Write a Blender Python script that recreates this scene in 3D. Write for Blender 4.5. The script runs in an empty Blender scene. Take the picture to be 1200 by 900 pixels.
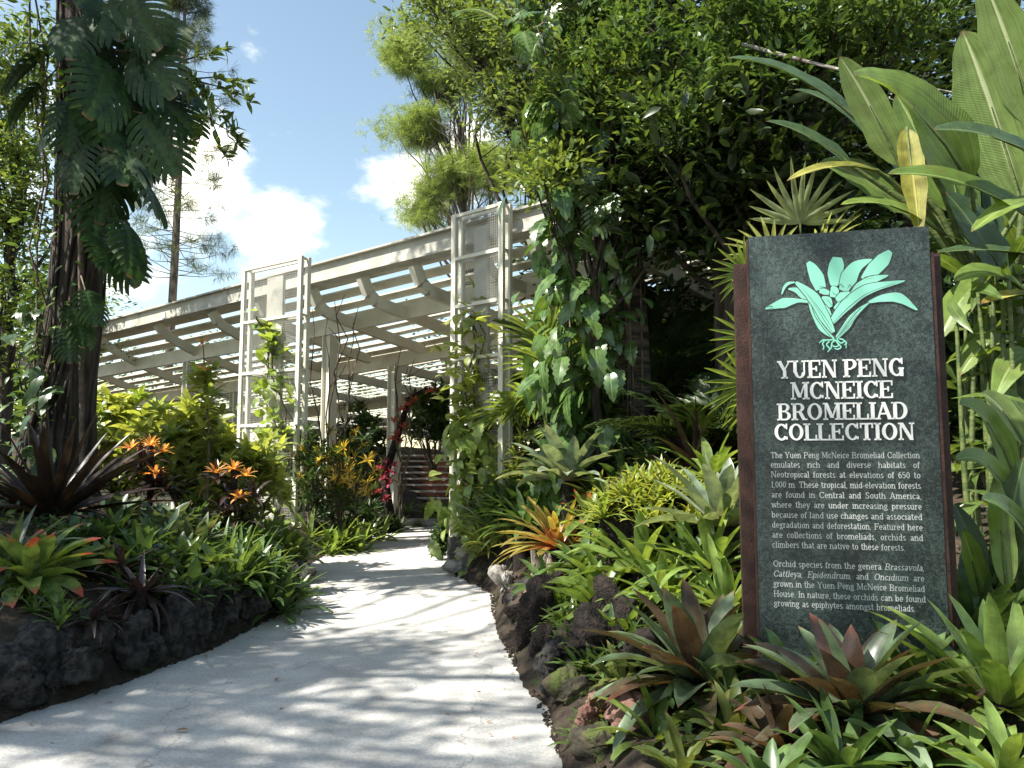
import bpy, math, random
import numpy as np
from mathutils import Vector, Matrix

# ------------------------------------------------------------------ camera, sky, sun, exposure
C = bpy.context.scene
R = math.radians
EYE = 1.6
PITCH = R(5.27)
cam_d = bpy.data.cameras.new('camera'); cam = bpy.data.objects.new('camera', cam_d)
C.collection.objects.link(cam); C.camera = cam
cam_d.sensor_width = 36; cam_d.lens = 27.0; cam_d.clip_start = .05; cam_d.clip_end = 2000
cam.location = (0, 0, EYE); cam.rotation_euler = (R(90) + PITCH, 0, 0)

SUN = Vector((-.58, -.25, .78)).normalized()          # towards the sun
SUN_EL = math.asin(SUN.z)
w = bpy.data.worlds.new('World'); C.world = w; w.use_nodes = True
def build_sky():
    nt = w.node_tree; nt.nodes.clear(); N = nt.nodes.new; L = nt.links.new
    out = N('ShaderNodeOutputWorld'); bg = N('ShaderNodeBackground'); bg.inputs[1].default_value = .10
    sky = N('ShaderNodeTexSky'); sky.sky_type = 'NISHITA'; sky.sun_disc = False
    sky.sun_elevation = SUN_EL; sky.sun_rotation = math.atan2(SUN.x, SUN.y)
    sky.air_density = 1.0; sky.dust_density = .6; sky.ozone_density = 1.0
    tc = N('ShaderNodeTexCoord'); sep = N('ShaderNodeSeparateXYZ'); L(tc.outputs['Generated'], sep.inputs[0])
    # cumulus: noise on the direction, gathered in banks that stand low over the horizon
    mp = N('ShaderNodeMapping'); mp.inputs['Scale'].default_value = (1, 1, 1.7); L(tc.outputs['Generated'], mp.inputs[0])
    n1 = N('ShaderNodeTexNoise'); n1.inputs['Scale'].default_value = 7; n1.inputs['Detail'].default_value = 9; n1.inputs['Roughness'].default_value = .58
    L(mp.outputs[0], n1.inputs['Vector'])
    acc = None
    for (dx, dz, rad, amp) in CLOUDS:
        v = Vector((dx, 1, dz)).normalized()
        dot = N('ShaderNodeVectorMath'); dot.operation = 'DISTANCE'; dot.inputs[1].default_value = v; L(tc.outputs['Generated'], dot.inputs[0])
        mr = N('ShaderNodeMapRange'); mr.inputs[1].default_value = rad; mr.inputs[2].default_value = 0; mr.inputs[3].default_value = 0; mr.inputs[4].default_value = amp
        L(dot.outputs['Value'], mr.inputs[0])
        if acc is None: acc = mr.outputs[0]
        else:
            mx = N('ShaderNodeMath'); mx.operation = 'MAXIMUM'; L(acc, mx.inputs[0]); L(mr.outputs[0], mx.inputs[1]); acc = mx.outputs[0]
    ad = N('ShaderNodeMath'); ad.operation = 'ADD'; L(n1.outputs[0], ad.inputs[0]); L(acc, ad.inputs[1])
    ramp = N('ShaderNodeMapRange'); ramp.interpolation_type = 'SMOOTHSTEP'
    ramp.inputs[1].default_value = .70; ramp.inputs[2].default_value = .96
    L(ad.outputs[0], ramp.inputs[0])
    mix = N('ShaderNodeMix'); mix.data_type = 'RGBA'; L(ramp.outputs[0], mix.inputs[0]); L(sky.outputs[0], mix.inputs[6])
    mix.inputs[7].default_value = (8.6, 8.7, 8.8, 1)
    wb = N('ShaderNodeMix'); wb.data_type = 'RGBA'; wb.blend_type = 'MULTIPLY'; wb.inputs[0].default_value = 1; wb.inputs[7].default_value = (1.17, 1.09, .90, 1); L(mix.outputs[2], wb.inputs[6]); L(wb.outputs[2], bg.inputs[0]); L(bg.outputs[0], out.inputs[0])
CLOUDS = [(-.53, .28, .16, .34), (-.45, .36, .17, .36), (-.30, .28, .13, .40), (-.13, .32, .12, .40), (-.06, .42, .10, .3), (-.36, .55, .07, .33), (-.21, .24, .10, .34), (-.62, .40, .2, .36), (.6, .5, .5, .2), (-1.6, .5, .6, .25)]
build_sky()
sun_d = bpy.data.lights.new('sun', 'SUN'); sun = bpy.data.objects.new('sun', sun_d); C.collection.objects.link(sun)
sun_d.energy = 4.6; sun_d.angle = R(.53); sun_d.color = (1, .955, .87)
sun.rotation_euler = (-SUN).to_track_quat('-Z', 'Y').to_euler(); sun.location = SUN * 60
C.view_settings.view_transform = 'Standard'; C.view_settings.look = 'None'
C.view_settings.gamma = 1; C.view_settings.use_curve_mapping = False
C.view_settings.exposure = 1.42
C.render.engine = 'CYCLES'
cy = C.cycles
cy.max_bounces = 7; cy.diffuse_bounces = 4; cy.glossy_bounces = 2; cy.transmission_bounces = 4; cy.transparent_max_bounces = 4
cy.use_denoising = True; cy.caustics_reflective = False; cy.caustics_refractive = False; cy.sample_clamp_indirect = 6

# ------------------------------------------------------------------ helpers
col = C.collection
def ray(px, py):
    x = (px - 600) / 900; y = (450 - py) / 900
    return Vector((x, math.cos(PITCH) - math.sin(PITCH) * y, math.sin(PITCH) + math.cos(PITCH) * y))
def at(px, py, d):
    r = ray(px, py); r = r * (d / r.y)
    return Vector((r.x, r.y, r.z + EYE))
def on(px, py, z=0.0):
    r = ray(px, py); r = r * ((z - EYE) / r.z)
    return Vector((r.x, r.y, z))
def xcol(px, d): return (px - 600) / 900 * d

def tag(o, label=None, cat=None, group=None, kind=None):
    if label: o['label'] = label
    if cat: o['category'] = cat
    if group: o['group'] = group
    if kind: o['kind'] = kind
    return o
def empty(name, loc, label, cat, group=None, rz=0):
    o = bpy.data.objects.new(name, None); col.objects.link(o); o.location = loc; o.rotation_euler = (0, 0, rz)
    return tag(o, label, cat, group)

class Batch:
    """collects vertices, quads and triangles with uv and a random value; builds ONE mesh object"""
    def __init__(s): s.v = []; s.q = []; s.t = []; s.uv = []; s.r = []; s.n = 0
    def add(s, v, quads=None, tris=None, uv=None, rnd=None):
        v = np.asarray(v, float).reshape(-1, 3); m = len(v)
        if quads is not None and len(quads): s.q.append(np.asarray(quads, int).reshape(-1, 4) + s.n)
        if tris is not None and len(tris): s.t.append(np.asarray(tris, int).reshape(-1, 3) + s.n)
        s.v.append(v); s.uv.append(np.zeros((m, 2)) if uv is None else np.asarray(uv, float).reshape(-1, 2))
        s.r.append(np.full(m, .5) if rnd is None else np.broadcast_to(np.asarray(rnd, float), (m,)))
        s.n += m
    def build(s, name, mat, parent=None, origin=None, smooth=True):
        v = np.concatenate(s.v); 
        o0 = np.array(origin if origin is not None else (0, 0, 0), float)
        v = v - o0
        q = np.concatenate(s.q) if s.q else np.zeros((0, 4), int)
        t = np.concatenate(s.t) if s.t else np.zeros((0, 3), int)
        me = bpy.data.meshes.new(name)
        loops = np.concatenate([q.ravel(), t.ravel()])
        starts = np.concatenate([np.arange(len(q)) * 4, len(q) * 4 + np.arange(len(t)) * 3])
        me.vertices.add(len(v)); me.vertices.foreach_set('co', v.ravel().astype('f4'))
        me.loops.add(len(loops)); me.loops.foreach_set('vertex_index', loops.astype('i4'))
        me.polygons.add(len(starts)); me.polygons.foreach_set('loop_start', starts.astype('i4'))
        me.update(calc_edges=True)
        me.polygons.foreach_set('use_smooth', np.full(len(starts), bool(smooth)))
        uvl = me.uv_layers.new(name='UVMap')
        uvl.data.foreach_set('uv', np.concatenate(s.uv)[loops].ravel().astype('f4'))
        a = me.attributes.new('rnd', 'FLOAT', 'POINT'); a.data.foreach_set('value', np.concatenate(s.r).astype('f4'))
        me.materials.append(mat)
        o = bpy.data.objects.new(name, me); col.objects.link(o)
        if parent is not None: o.parent = parent
        elif origin is not None: o.location = origin
        return o
    # hard shapes
    def box(s, c, size, rot=None):
        c = Vector(c); hx, hy, hz = [k / 2 for k in size]
        M = rot if rot is not None else Matrix.Identity(3)
        vs = [c + M @ Vector((x * hx, y * hy, z * hz)) for z in (-1, 1) for y in (-1, 1) for x in (-1, 1)]
        # separate verts per face keep the edges hard under smooth shading
        for f in ((0, 2, 3, 1), (4, 5, 7, 6), (0, 1, 5, 4), (2, 6, 7, 3), (0, 4, 6, 2), (1, 3, 7, 5)):
            s.add([vs[i] for i in f], [[0, 1, 2, 3]], uv=[(0, 0), (1, 0), (1, 1), (0, 1)])
    def beam(s, a, b, wdt, hgt, up=Vector((0, 0, 1))):
        a = Vector(a); b = Vector(b); x = (b - a); ln = x.length; x = x / ln
        y = up.cross(x); y.normalize(); z = x.cross(y)
        M = Matrix((x, y, z)).transposed()
        s.box((a + b) / 2, (ln, wdt, hgt), M)
    def tube(s, pts, radii, n=8, rnd=.5, cap=False):
        P = [Vector(p) for p in pts]; m = len(P)
        rings = []
        prev = None
        for i in range(m):
            tg = (P[min(i + 1, m - 1)] - P[max(i - 1, 0)]).normalized()
            if prev is None:
                prev = tg.orthogonal().normalized()
            prev = (prev - tg * prev.dot(tg)).normalized()
            bn = tg.cross(prev)
            r = radii[i] if hasattr(radii, '__len__') else radii
            rings.append([P[i] + (prev * math.cos(6.28318 * k / n) + bn * math.sin(6.28318 * k / n)) * r for k in range(n)])
        vs = [p for rg in rings for p in rg]
        q = [[i * n + k, i * n + (k + 1) % n, (i + 1) * n + (k + 1) % n, (i + 1) * n + k] for i in range(m - 1) for k in range(n)]
        uv = [(k / n, i / max(1, m - 1)) for i in range(m) for k in range(n)]
        tr = None
        if cap:
            vs = vs + [P[0], P[-1]]; uv = uv + [(.5, 0), (.5, 1)]
            tr = [[n * m, (k + 1) % n, k] for k in range(n)] + [[n * m + 1, (m - 1) * n + k, (m - 1) * n + (k + 1) % n] for k in range(n)]
        s.add(vs, q, tr, uv, rnd)

# leaf shapes -------------------------------------------------------
def prof(kind, s):
    if kind == 'strap': return np.minimum(1, ((1 - s) * 2.6).clip(0) ** .6) * (.75 + .25 * np.minimum(1, s * 4))
    if kind == 'sword': return np.minimum(1, (1 - s).clip(0) ** .75 * 1.25) * (.8 + .2 * np.minimum(1, s * 3))
    if kind == 'lance': return np.sin(np.pi * (s ** .75)).clip(0) ** .85 + .04
    if kind == 'broad': return (np.minimum(1, s * 5) ** .6) * np.minimum(1, ((1 - s) * 2.6).clip(0)) ** .6 + .02
    if kind == 'round': return np.sin(np.pi * (.05 + .95 * s ** .6)).clip(0) ** .6 + .02
    return 1 - s * .9
def strips(B, base, az, el, bend, length, width, segs=8, shape='strap', fold=.35, roll=0, rnd=None, power=1.4, z_wave=0, rng=None):
    base = np.asarray(base, float).reshape(-1, 3); n = len(base)
    bc = lambda a: np.broadcast_to(np.asarray(a, float), (n,))
    az, el, bend, length, width, roll = map(bc, (az, el, bend, length, width, roll))
    s = np.linspace(0, 1, segs + 1)
    E = el[:, None] - bend[:, None] * s[None] ** power
    if rng is not None: az2 = az[:, None] + rng.normal(0, .16, (n, 1)) * s[None] ** 2
    else: az2 = np.broadcast_to(az[:, None], E.shape)
    D = np.stack([np.cos(E) * np.cos(az2), np.cos(E) * np.sin(az2), np.sin(E)], -1)
    step = length[:, None, None] / segs
    P = base[:, None] + np.concatenate([np.zeros((n, 1, 3)), np.cumsum((D[:, :-1] + D[:, 1:]) / 2 * step, 1)], 1)
    S = np.stack([-np.sin(az2), np.cos(az2), np.zeros_like(az2)], -1)
    Nn = np.cross(D, S)
    cr, sr = np.cos(roll)[:, None, None], np.sin(roll)[:, None, None]
    S2 = S * cr + Nn * sr; N2 = Nn * cr - S * sr
    W = (prof(shape, s)[None] * width[:, None] / 2)[..., None]
    fo = fold if np.isscalar(fold) else 0.3
    Lf = P + W * (S2 * math.cos(fo) + N2 * math.sin(fo)); Rt = P + W * (-S2 * math.cos(fo) + N2 * math.sin(fo))
    V = np.stack([Lf, P, Rt], 2)                                     # n, segs+1, 3, 3
    uv = np.zeros((n, segs + 1, 3, 2)); uv[..., 0] = np.array([0, .5, 1])[None, None]; uv[..., 1] = s[None, :, None]
    i0 = (np.arange(n) * (segs + 1) * 3)[:, None, None] + (np.arange(segs) * 3)[None, :, None] + np.arange(2)[None, None]
    Q = np.stack([i0, i0 + 1, i0 + 4, i0 + 3], -1)
    r = np.random.RandomState(n + segs).rand(n) if rnd is None else np.broadcast_to(rnd, (n,))
    B.add(V, Q, uv=uv, rnd=np.repeat(r, (segs + 1) * 3))

class Tmpl:
    def __init__(s): s.B = Batch()
    def done(s):
        s.v = np.concatenate(s.B.v); s.uv = np.concatenate(s.B.uv)
        s.q = np.concatenate(s.B.q) if s.B.q else np.zeros((0, 4), int)
        s.t = np.concatenate(s.B.t) if s.B.t else np.zeros((0, 3), int)
        return s
def t_strip(segs=4, shape='lance', width=.35, bend=.5, fold=.3):
    T = Tmpl(); strips(T.B, [(0, 0, 0)], 0, bend * .4, bend, 1, width, segs, shape, fold); return T.done()
def t_diamond(width=.4):
    T = Tmpl(); T.B.add([(0, 0, 0), (.42, width / 2, .08), (1, 0, -.06), (.42, -width / 2, .08)], tris=[(0, 2, 1), (0, 3, 2)], uv=[(.5, 0), (0, .4), (.5, 1), (1, .4)]); return T.done()
def t_monstera():
    T = Tmpl(); npair = 8
    zf = lambda x, y: .12 * x - .34 * x * x - .55 * y * y
    xs = np.linspace(0, 1, 11); ww = .06 + .09 * np.sin(np.pi * xs)
    pts = np.concatenate([np.stack([xs, k * ww, zf(xs, k * ww) - (.0 if k else .012)], -1)[:, None] for k in (1, 0, -1)], 1)
    q = [[i * 3 + j, i * 3 + j + 1, i * 3 + j + 4, i * 3 + j + 3] for i in range(10) for j in range(2)]
    T.B.add(pts, q, uv=[(.5 + .1 * k, x) for x in xs for k in (1, 0, -1)])
    for i in range(npair):
        s0 = .03 + .9 * i / npair; ln = .42 * math.sin(math.pi * (.2 + .72 * (i + .3) / npair)) ** .8 + .05
        for sd in (1, -1):
            m = 6; c = []; 
            a = 1.35 - .55 * i / npair
            x, y = s0, .03
            for k in range(m + 1):
                c.append((x, y)); a2 = a - .75 * (k / m) ** 1.5
                x += math.cos(a2) * ln / m; y += math.sin(a2) * ln / m
            wd = .9 / npair * np.array([1.0, .80, .70, .68, .64, .50, .12]) * .84
            vs = []; uv = []
            for k in range(m + 1):
                kx, ky = c[k]; nx, ny = (c[min(k + 1, m)][0] - c[max(k - 1, 0)][0]), (c[min(k + 1, m)][1] - c[max(k - 1, 0)][1])
                l = math.hypot(nx, ny); nx /= l; ny /= l
                for sg in (1, -1):
                    px_ = kx - ny * sg * wd[k] / 2; py_ = ky + nx * sg * wd[k] / 2
                    vs.append((px_, sd * py_, zf(px_, py_) + .012 * (1 if sg > 0 else -1))); uv.append((.5 + .5 * sd * k / m, s0))
            qq = [[k * 2, k * 2 + 1, k * 2 + 3, k * 2 + 2] for k in range(m)]
            T.B.add(vs, qq, uv=uv)
    return T.done()
def t_philo():
    """a large slightly lobed climbing leaf with a heart base"""
    T = Tmpl(); s = np.linspace(0, 1, 13)
    for sd in (1, -1):
        wd = .31 * np.sin(np.pi * (.10 + .9 * s ** .8)).clip(0) ** .8
        wob = 1 - .22 * (np.arange(13) % 2) * (s > .1) * (s < .9)
        vs = []; uv = []
        for k in range(13):
            for j in range(3):
                y = wd[k] * wob[k] * j / 2 if j == 2 else wd[k] * j / 2
                x = s[k] - (.10 * (1 - s[k]) ** 3) * j / 2 + .06 * j / 2
                vs.append((x, sd * y, .15 * x - .45 * x * x + .18 * y - .5 * y * y)); uv.append((.5 + .25 * sd * j, s[k]))
        q = [[k * 3 + j, k * 3 + j + 1, k * 3 + j + 4, k * 3 + j + 3] for k in range(12) for j in range(2)]
        T.B.add(vs, q, uv=uv)
    return T.done()
def t_fan(n=26, spread=2.35, droop=.5, width=.085, seed=1):
    T = Tmpl(); rg = np.random.RandomState(seed)
    a = np.linspace(-spread, spread, n) + rg.normal(0, .015, n)
    ln = (1 - .16 * (np.abs(a) / spread) ** 2) * rg.uniform(.92, 1.05, n)
    strips(T.B, np.zeros((n, 3)), a, .12 + rg.normal(0, .05, n), droop * rg.uniform(.7, 1.3, n), ln, width, 6, 'lance', .5, power=2.2, rnd=rg.rand(n)); return T.done()
def t_frond(n=26, droop=.9, leaf=.34, width=.05, seed=1, vee=.35):
    T = Tmpl(); rg = np.random.RandomState(seed)
    s = np.linspace(0, 1, 15); E = .35 - droop * s ** 1.3
    P = np.zeros((15, 3)); 
    for i in range(1, 15): P[i] = P[i - 1] + np.array([math.cos(E[i]), 0, math.sin(E[i])]) / 14
    T.B.tube(P, [.012 * (1 - .8 * k) for k in s], 4)
    si = np.linspace(.12, 1, n); base = np.stack([np.interp(si, s, P[:, k]) for k in range(3)], -1)
    for sd in (1, -1):
        az = sd * (1.15 - .75 * si) + rg.normal(0, .05, n); ln = leaf * np.sin(np.pi * (.22 + .7 * si)) * rg.uniform(.9, 1.1, n)
        strips(T.B, base, az, np.interp(si, s, E) * .6 + vee, .9 * rg.uniform(.7, 1.3, n), ln, width, 4, 'lance', .3, rnd=rg.rand(n))
    return T.done()
def t_tuft(n=16, width=.03, seed=1, el=(-.6, 1.2), spread=3.14):
    T = Tmpl(); rg = np.random.RandomState(seed)
    strips(T.B, np.zeros((n, 3)), rg.uniform(-spread, spread, n), rg.uniform(el[0], el[1], n), rg.uniform(0, .6, n), rg.uniform(.6, 1, n), width, 2, 'lance', .1, rnd=rg.rand(n)); return T.done()
def t_rosette(n=9, width=.3, seed=1, el=.5, bend=.7, shape='lance', segs=4):
    T = Tmpl(); rg = np.random.RandomState(seed)
    strips(T.B, np.zeros((n, 3)), np.arange(n) * 2.4 + rg.normal(0, .2, n), el + rg.normal(0, .3, n), bend * rg.uniform(.5, 1.4, n), rg.uniform(.7, 1, n), width, segs, shape, .25, rnd=rg.rand(n)); return T.done()

def scatter(B, T, pos, az, el, roll, scale, rnd):
    pos = np.asarray(pos, float).reshape(-1, 3); n = len(pos)
    bc = lambda a: np.broadcast_to(np.asarray(a, float), (n,))
    az, el, roll, scale, rnd = map(bc, (az, el, roll, scale, rnd))
    X = np.stack([np.cos(el) * np.cos(az), np.cos(el) * np.sin(az), np.sin(el)], -1)
    Y0 = np.stack([-np.sin(az), np.cos(az), np.zeros(n)], -1); Z0 = np.cross(X, Y0)
    c, s_ = np.cos(roll)[:, None], np.sin(roll)[:, None]
    Y = Y0 * c + Z0 * s_; Z = Z0 * c - Y0 * s_
    V = pos[:, None] + scale[:, None, None] * (T.v[None, :, 0:1] * X[:, None] + T.v[None, :, 1:2] * Y[:, None] + T.v[None, :, 2:3] * Z[:, None])
    m = len(T.v); off = (np.arange(n) * m)[:, None, None]
    B.add(V, (T.q[None] + off).reshape(-1, 4) if len(T.q) else None, (T.t[None] + off).reshape(-1, 3) if len(T.t) else None,
          uv=np.broadcast_to(T.uv[None], (n, m, 2)), rnd=np.repeat(rnd, m))

# ------------------------------------------------------------------ materials
def new_mat(name):
    m = bpy.data.materials.new(name); m.use_nodes = True; nt = m.node_tree; nt.nodes.clear()
    out = nt.nodes.new('ShaderNodeOutputMaterial'); return m, nt, nt.nodes.new, nt.links.new, out
def rgb(c): return (c[0], c[1], c[2], 1)
def mixc(N, L, fac, a, b):
    x = N('ShaderNodeMix'); x.data_type = 'RGBA'
    for i, v in ((0, fac), (6, a), (7, b)):
        if hasattr(v, 'is_linked') or hasattr(v, 'links'): L(v, x.inputs[i])
        elif isinstance(v, (int, float)): x.inputs[i].default_value = v
        else: x.inputs[i].default_value = rgb(v)
    return x.outputs[2]
def mrange(N, L, v, a, b, c=0, d=1, smooth=True):
    x = N('ShaderNodeMapRange'); L(v, x.inputs[0])
    if smooth: x.interpolation_type = 'SMOOTHSTEP'
    for i, k in zip((1, 2, 3, 4), (a, b, c, d)): x.inputs[i].default_value = k
    return x.outputs[0]
def leaf_mat(name, c1, c2, tip=None, tip_at=.8, basec=None, base_to=.35, mid=None, edge=None, trans=.32, rough=.38, spec=.45, veins=0, blotch=.35, stripe=None, brown=0):
    tone = lambda c: None if c is None else tuple(k * g for k, g in zip([q + (.3 * c[0] + .59 * c[1] + .11 * c[2] - q) * .14 for q in c], (1.30, 1.22, 1.15)))
    c1, c2, tip, basec, mid, stripe = [tone(q) for q in (c1, c2, tip, basec, mid, stripe)]
    m, nt, N, L, out = new_mat(name)
    at_ = N('ShaderNodeAttribute'); at_.attribute_name = 'rnd'
    uv = N('ShaderNodeUVMap'); uv.uv_map = 'UVMap'; sp = N('ShaderNodeSeparateXYZ'); L(uv.outputs[0], sp.inputs[0])
    c = mixc(N, L, at_.outputs['Fac'], c1, c2)
    no = N('ShaderNodeTexNoise'); no.inputs['Scale'].default_value = 9; no.inputs['Detail'].default_value = 4
    tc = N('ShaderNodeTexCoord'); L(tc.outputs['Object'], no.inputs['Vector'])
    hs = N('ShaderNodeHueSaturation'); L(mrange(N, L, no.outputs[0], .3, .7, 1 - blotch, 1 + blotch), hs.inputs['Value']); L(c, hs.inputs['Color']); c = hs.outputs[0]
    if stripe is not None:
        no2 = N('ShaderNodeTexNoise'); no2.inputs['Scale'].default_value = 1; mp = N('ShaderNodeMapping'); mp.inputs['Scale'].default_value = (16, 1.2, 1)
        L(uv.outputs[0], mp.inputs[0]); L(mp.outputs[0], no2.inputs['Vector'])
        c = mixc(N, L, mrange(N, L, no2.outputs[0], .5, .62), c, stripe)
    if mid is not None:
        ab = N('ShaderNodeMath'); ab.operation = 'ABSOLUTE'; su = N('ShaderNodeMath'); su.operation = 'SUBTRACT'; su.inputs[1].default_value = .5
        L(sp.outputs[0], su.inputs[0]); L(su.outputs[0], ab.inputs[0])
        c = mixc(N, L, mrange(N, L, ab.outputs[0], .05, .015), c, mid)
    if basec is not None: c = mixc(N, L, mrange(N, L, sp.outputs[1], base_to, 0), c, basec)
    if tip is not None:
        ad = N('ShaderNodeMath'); ad.operation = 'MULTIPLY_ADD'; L(at_.outputs['Fac'], ad.inputs[0]); ad.inputs[1].default_value = .16; L(sp.outputs[1], ad.inputs[2])
        c = mixc(N, L, mrange(N, L, ad.outputs[0], tip_at, tip_at + .2), c, tip)
    if brown:
        ng = N('ShaderNodeTexNoise'); ng.inputs['Scale'].default_value = 3.1; L(tc.outputs['Object'], ng.inputs['Vector'])
        c = mixc(N, L, mrange(N, L, ng.outputs[0], .62, .72, 0, brown), c, (.16, .10, .04))
    # fine lengthwise streaks, and a dried tip
    nf = N('ShaderNodeTexNoise'); nf.inputs['Scale'].default_value = 1; nf.inputs['Detail'].default_value = 3; mf = N('ShaderNodeMapping'); mf.inputs['Scale'].default_value = (26, 1.6, 1); L(uv.outputs[0], mf.inputs[0]); L(mf.outputs[0], nf.inputs['Vector'])
    hf = N('ShaderNodeHueSaturation'); L(mrange(N, L, nf.outputs[0], .3, .7, .78, 1.2), hf.inputs['Value']); L(c, hf.inputs['Color']); c = hf.outputs[0]
    ns = N('ShaderNodeTexNoise'); ns.inputs['Scale'].default_value = 38; ns.inputs['Detail'].default_value = 2; L(tc.outputs['Object'], ns.inputs['Vector'])
    c = mixc(N, L, mrange(N, L, ns.outputs[0], .68, .76, 0, .6), c, (.13, .10, .045))
    dt = N('ShaderNodeMath'); dt.operation = 'MULTIPLY_ADD'; L(ns.outputs[0], dt.inputs[0]); dt.inputs[1].default_value = .10; L(sp.outputs[1], dt.inputs[2])
    c = mixc(N, L, mrange(N, L, dt.outputs[0], 1.0, 1.04, 0, .8), c, (.15, .095, .045))
    p = N('ShaderNodeBsdfPrincipled'); L(c, p.inputs['Base Color'])
    L(mrange(N, L, no.outputs[0], .3, .7, rough * .75, rough * 1.35), p.inputs['Roughness']); p.inputs['Specular IOR Level'].default_value = spec
    if veins:
        wv = N('ShaderNodeMath'); wv.operation = 'SINE'; mu = N('ShaderNodeMath'); mu.operation = 'MULTIPLY'; mu.inputs[1].default_value = veins
        ab2 = N('ShaderNodeMath'); ab2.operation = 'ABSOLUTE'; su2 = N('ShaderNodeMath'); su2.operation = 'SUBTRACT'; su2.inputs[1].default_value = .5
        L(sp.outputs[0], su2.inputs[0]); L(su2.outputs[0], ab2.inputs[0])
        ma = N('ShaderNodeMath'); ma.operation = 'MULTIPLY_ADD'; ma.inputs[1].default_value = -.22; L(ab2.outputs[0], ma.inputs[0]); L(sp.outputs[1], ma.inputs[2])
        L(ma.outputs[0], mu.inputs[0]); L(mu.outputs[0], wv.inputs[0])
        bp = N('ShaderNodeBump'); bp.inputs['Strength'].default_value = .16; bp.inputs['Distance'].default_value = .006; L(wv.outputs[0], bp.inputs['Height']); L(bp.outputs[0], p.inputs['Normal'])
    tr = N('ShaderNodeBsdfTranslucent'); mul = N('ShaderNodeMix'); mul.data_type = 'RGBA'; mul.blend_type = 'MULTIPLY'; mul.inputs[0].default_value = 1
    L(c, mul.inputs[6]); mul.inputs[7].default_value = (1.9, 1.75, .75, 1); L(mul.outputs[2], tr.inputs[0])
    ms = N('ShaderNodeMixShader'); ms.inputs[0].default_value = trans; L(p.outputs[0], ms.inputs[1]); L(tr.outputs[0], ms.inputs[2]); L(ms.outputs[0], out.inputs[0])
    return m
def solid(name, c1, c2=None, scale=6, rough=.7, bump=0, bump_scale=30, metal=0, spec=.4, stretch=(1, 1, 1), c3=None, c3_at=(.6, .75), c3_scale=2.5, detail=6, lo=.35, hi=.65):
    m, nt, N, L, out = new_mat(name); p = N('ShaderNodeBsdfPrincipled'); tc = N('ShaderNodeTexCoord')
    mp = N('ShaderNodeMapping'); mp.inputs['Scale'].default_value = stretch; L(tc.outputs['Object'], mp.inputs[0])
    no = N('ShaderNodeTexNoise'); no.inputs['Scale'].default_value = scale; no.inputs['Detail'].default_value = detail; L(mp.outputs[0], no.inputs['Vector'])
    c = mixc(N, L, mrange(N, L, no.outputs[0], lo, hi), c1, c2 if c2 else c1)
    if c3:
        n3 = N('ShaderNodeTexNoise'); n3.inputs['Scale'].default_value = c3_scale; n3.inputs['Detail'].default_value = 8; L(tc.outputs['Object'], n3.inputs['Vector'])
        c = mixc(N, L, mrange(N, L, n3.outputs[0], *c3_at), c, c3)
    L(c, p.inputs['Base Color']); p.inputs['Roughness'].default_value = rough; p.inputs['Metallic'].default_value = metal; p.inputs['Specular IOR Level'].default_value = spec
    if bump:
        nb = N('ShaderNodeTexNoise'); nb.inputs['Scale'].default_value = bump_scale; nb.inputs['Detail'].default_value = 8; L(mp.outputs[0], nb.inputs['Vector'])
        b = N('ShaderNodeBump'); b.inputs['Strength'].default_value = bump; b.inputs['Distance'].default_value = .04; L(nb.outputs[0], b.inputs['Height']); L(b.outputs[0], p.inputs['Normal'])
    L(p.outputs[0], out.inputs[0]); return m

M = {}
M['concrete'] = solid('path concrete', (.43, .415, .385), (.53, .515, .48), 2.2, .85, .3, 160, c3=(.20, .19, .17), c3_at=(.54, .86), c3_scale=1.9)
def speckle(m):
    nt = m.node_tree; N, L = nt.nodes.new, nt.links.new; p = [n for n in nt.nodes if n.type == 'BSDF_PRINCIPLED'][0]; src = p.inputs['Base Color'].links[0].from_socket
    tc = N('ShaderNodeTexCoord'); a = N('ShaderNodeTexNoise'); a.inputs['Scale'].default_value = 55; a.inputs['Detail'].default_value = 4; L(tc.outputs['Object'], a.inputs['Vector'])
    h = N('ShaderNodeHueSaturation'); L(mrange(N, L, a.outputs[0], .3, .7, .86, 1.12), h.inputs['Value']); L(src, h.inputs['Color'])
    v = N('ShaderNodeTexVoronoi'); v.feature = 'DISTANCE_TO_EDGE'; v.inputs['Scale'].default_value = .42; d = N('ShaderNodeTexNoise'); d.inputs['Scale'].default_value = 3; d.inputs['Detail'].default_value = 6; L(tc.outputs['Object'], d.inputs['Vector'])
    ad = N('ShaderNodeVectorMath'); ad.operation = 'MULTIPLY_ADD'; L(d.outputs['Color'], ad.inputs[0]); ad.inputs[1].default_value = (.5, .5, .5); L(tc.outputs['Object'], ad.inputs[2]); L(ad.outputs[0], v.inputs['Vector'])
    c = mixc(N, L, mrange(N, L, v.outputs['Distance'], .0035, .001, 0, .45), h.outputs[0], (.14, .13, .12)); L(c, p.inputs['Base Color'])
speckle(M['concrete'])
M['soil'] = solid('bed soil', (.022, .016, .011), (.05, .035, .022), 9, .95, .9, 25, c3=(.03, .04, .012), c3_at=(.55, .7))
M['lava'] = solid('lava rock', (.009, .0085, .008), (.055, .050, .045), 16, .92, 1, 26, c3=(.045, .055, .02), c3_at=(.6, .75))
M['rustrock'] = solid('rusty rock', (.10, .045, .032), (.22, .13, .10), 6, .9, 1, 16, c3=(.05, .06, .02), c3_at=(.56, .7))
M['mossrock'] = solid('mossy rock', (.035, .03, .02), (.09, .07, .045), 7, .95, 1, 18, c3=(.06, .085, .015), c3_at=(.42, .58), c3_scale=4)
M['greyrock'] = solid('pale rock', (.16, .15, .135), (.33, .31, .28), 7, .9, .9, 16, c3=(.08, .05, .035), c3_at=(.55, .7))
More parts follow.
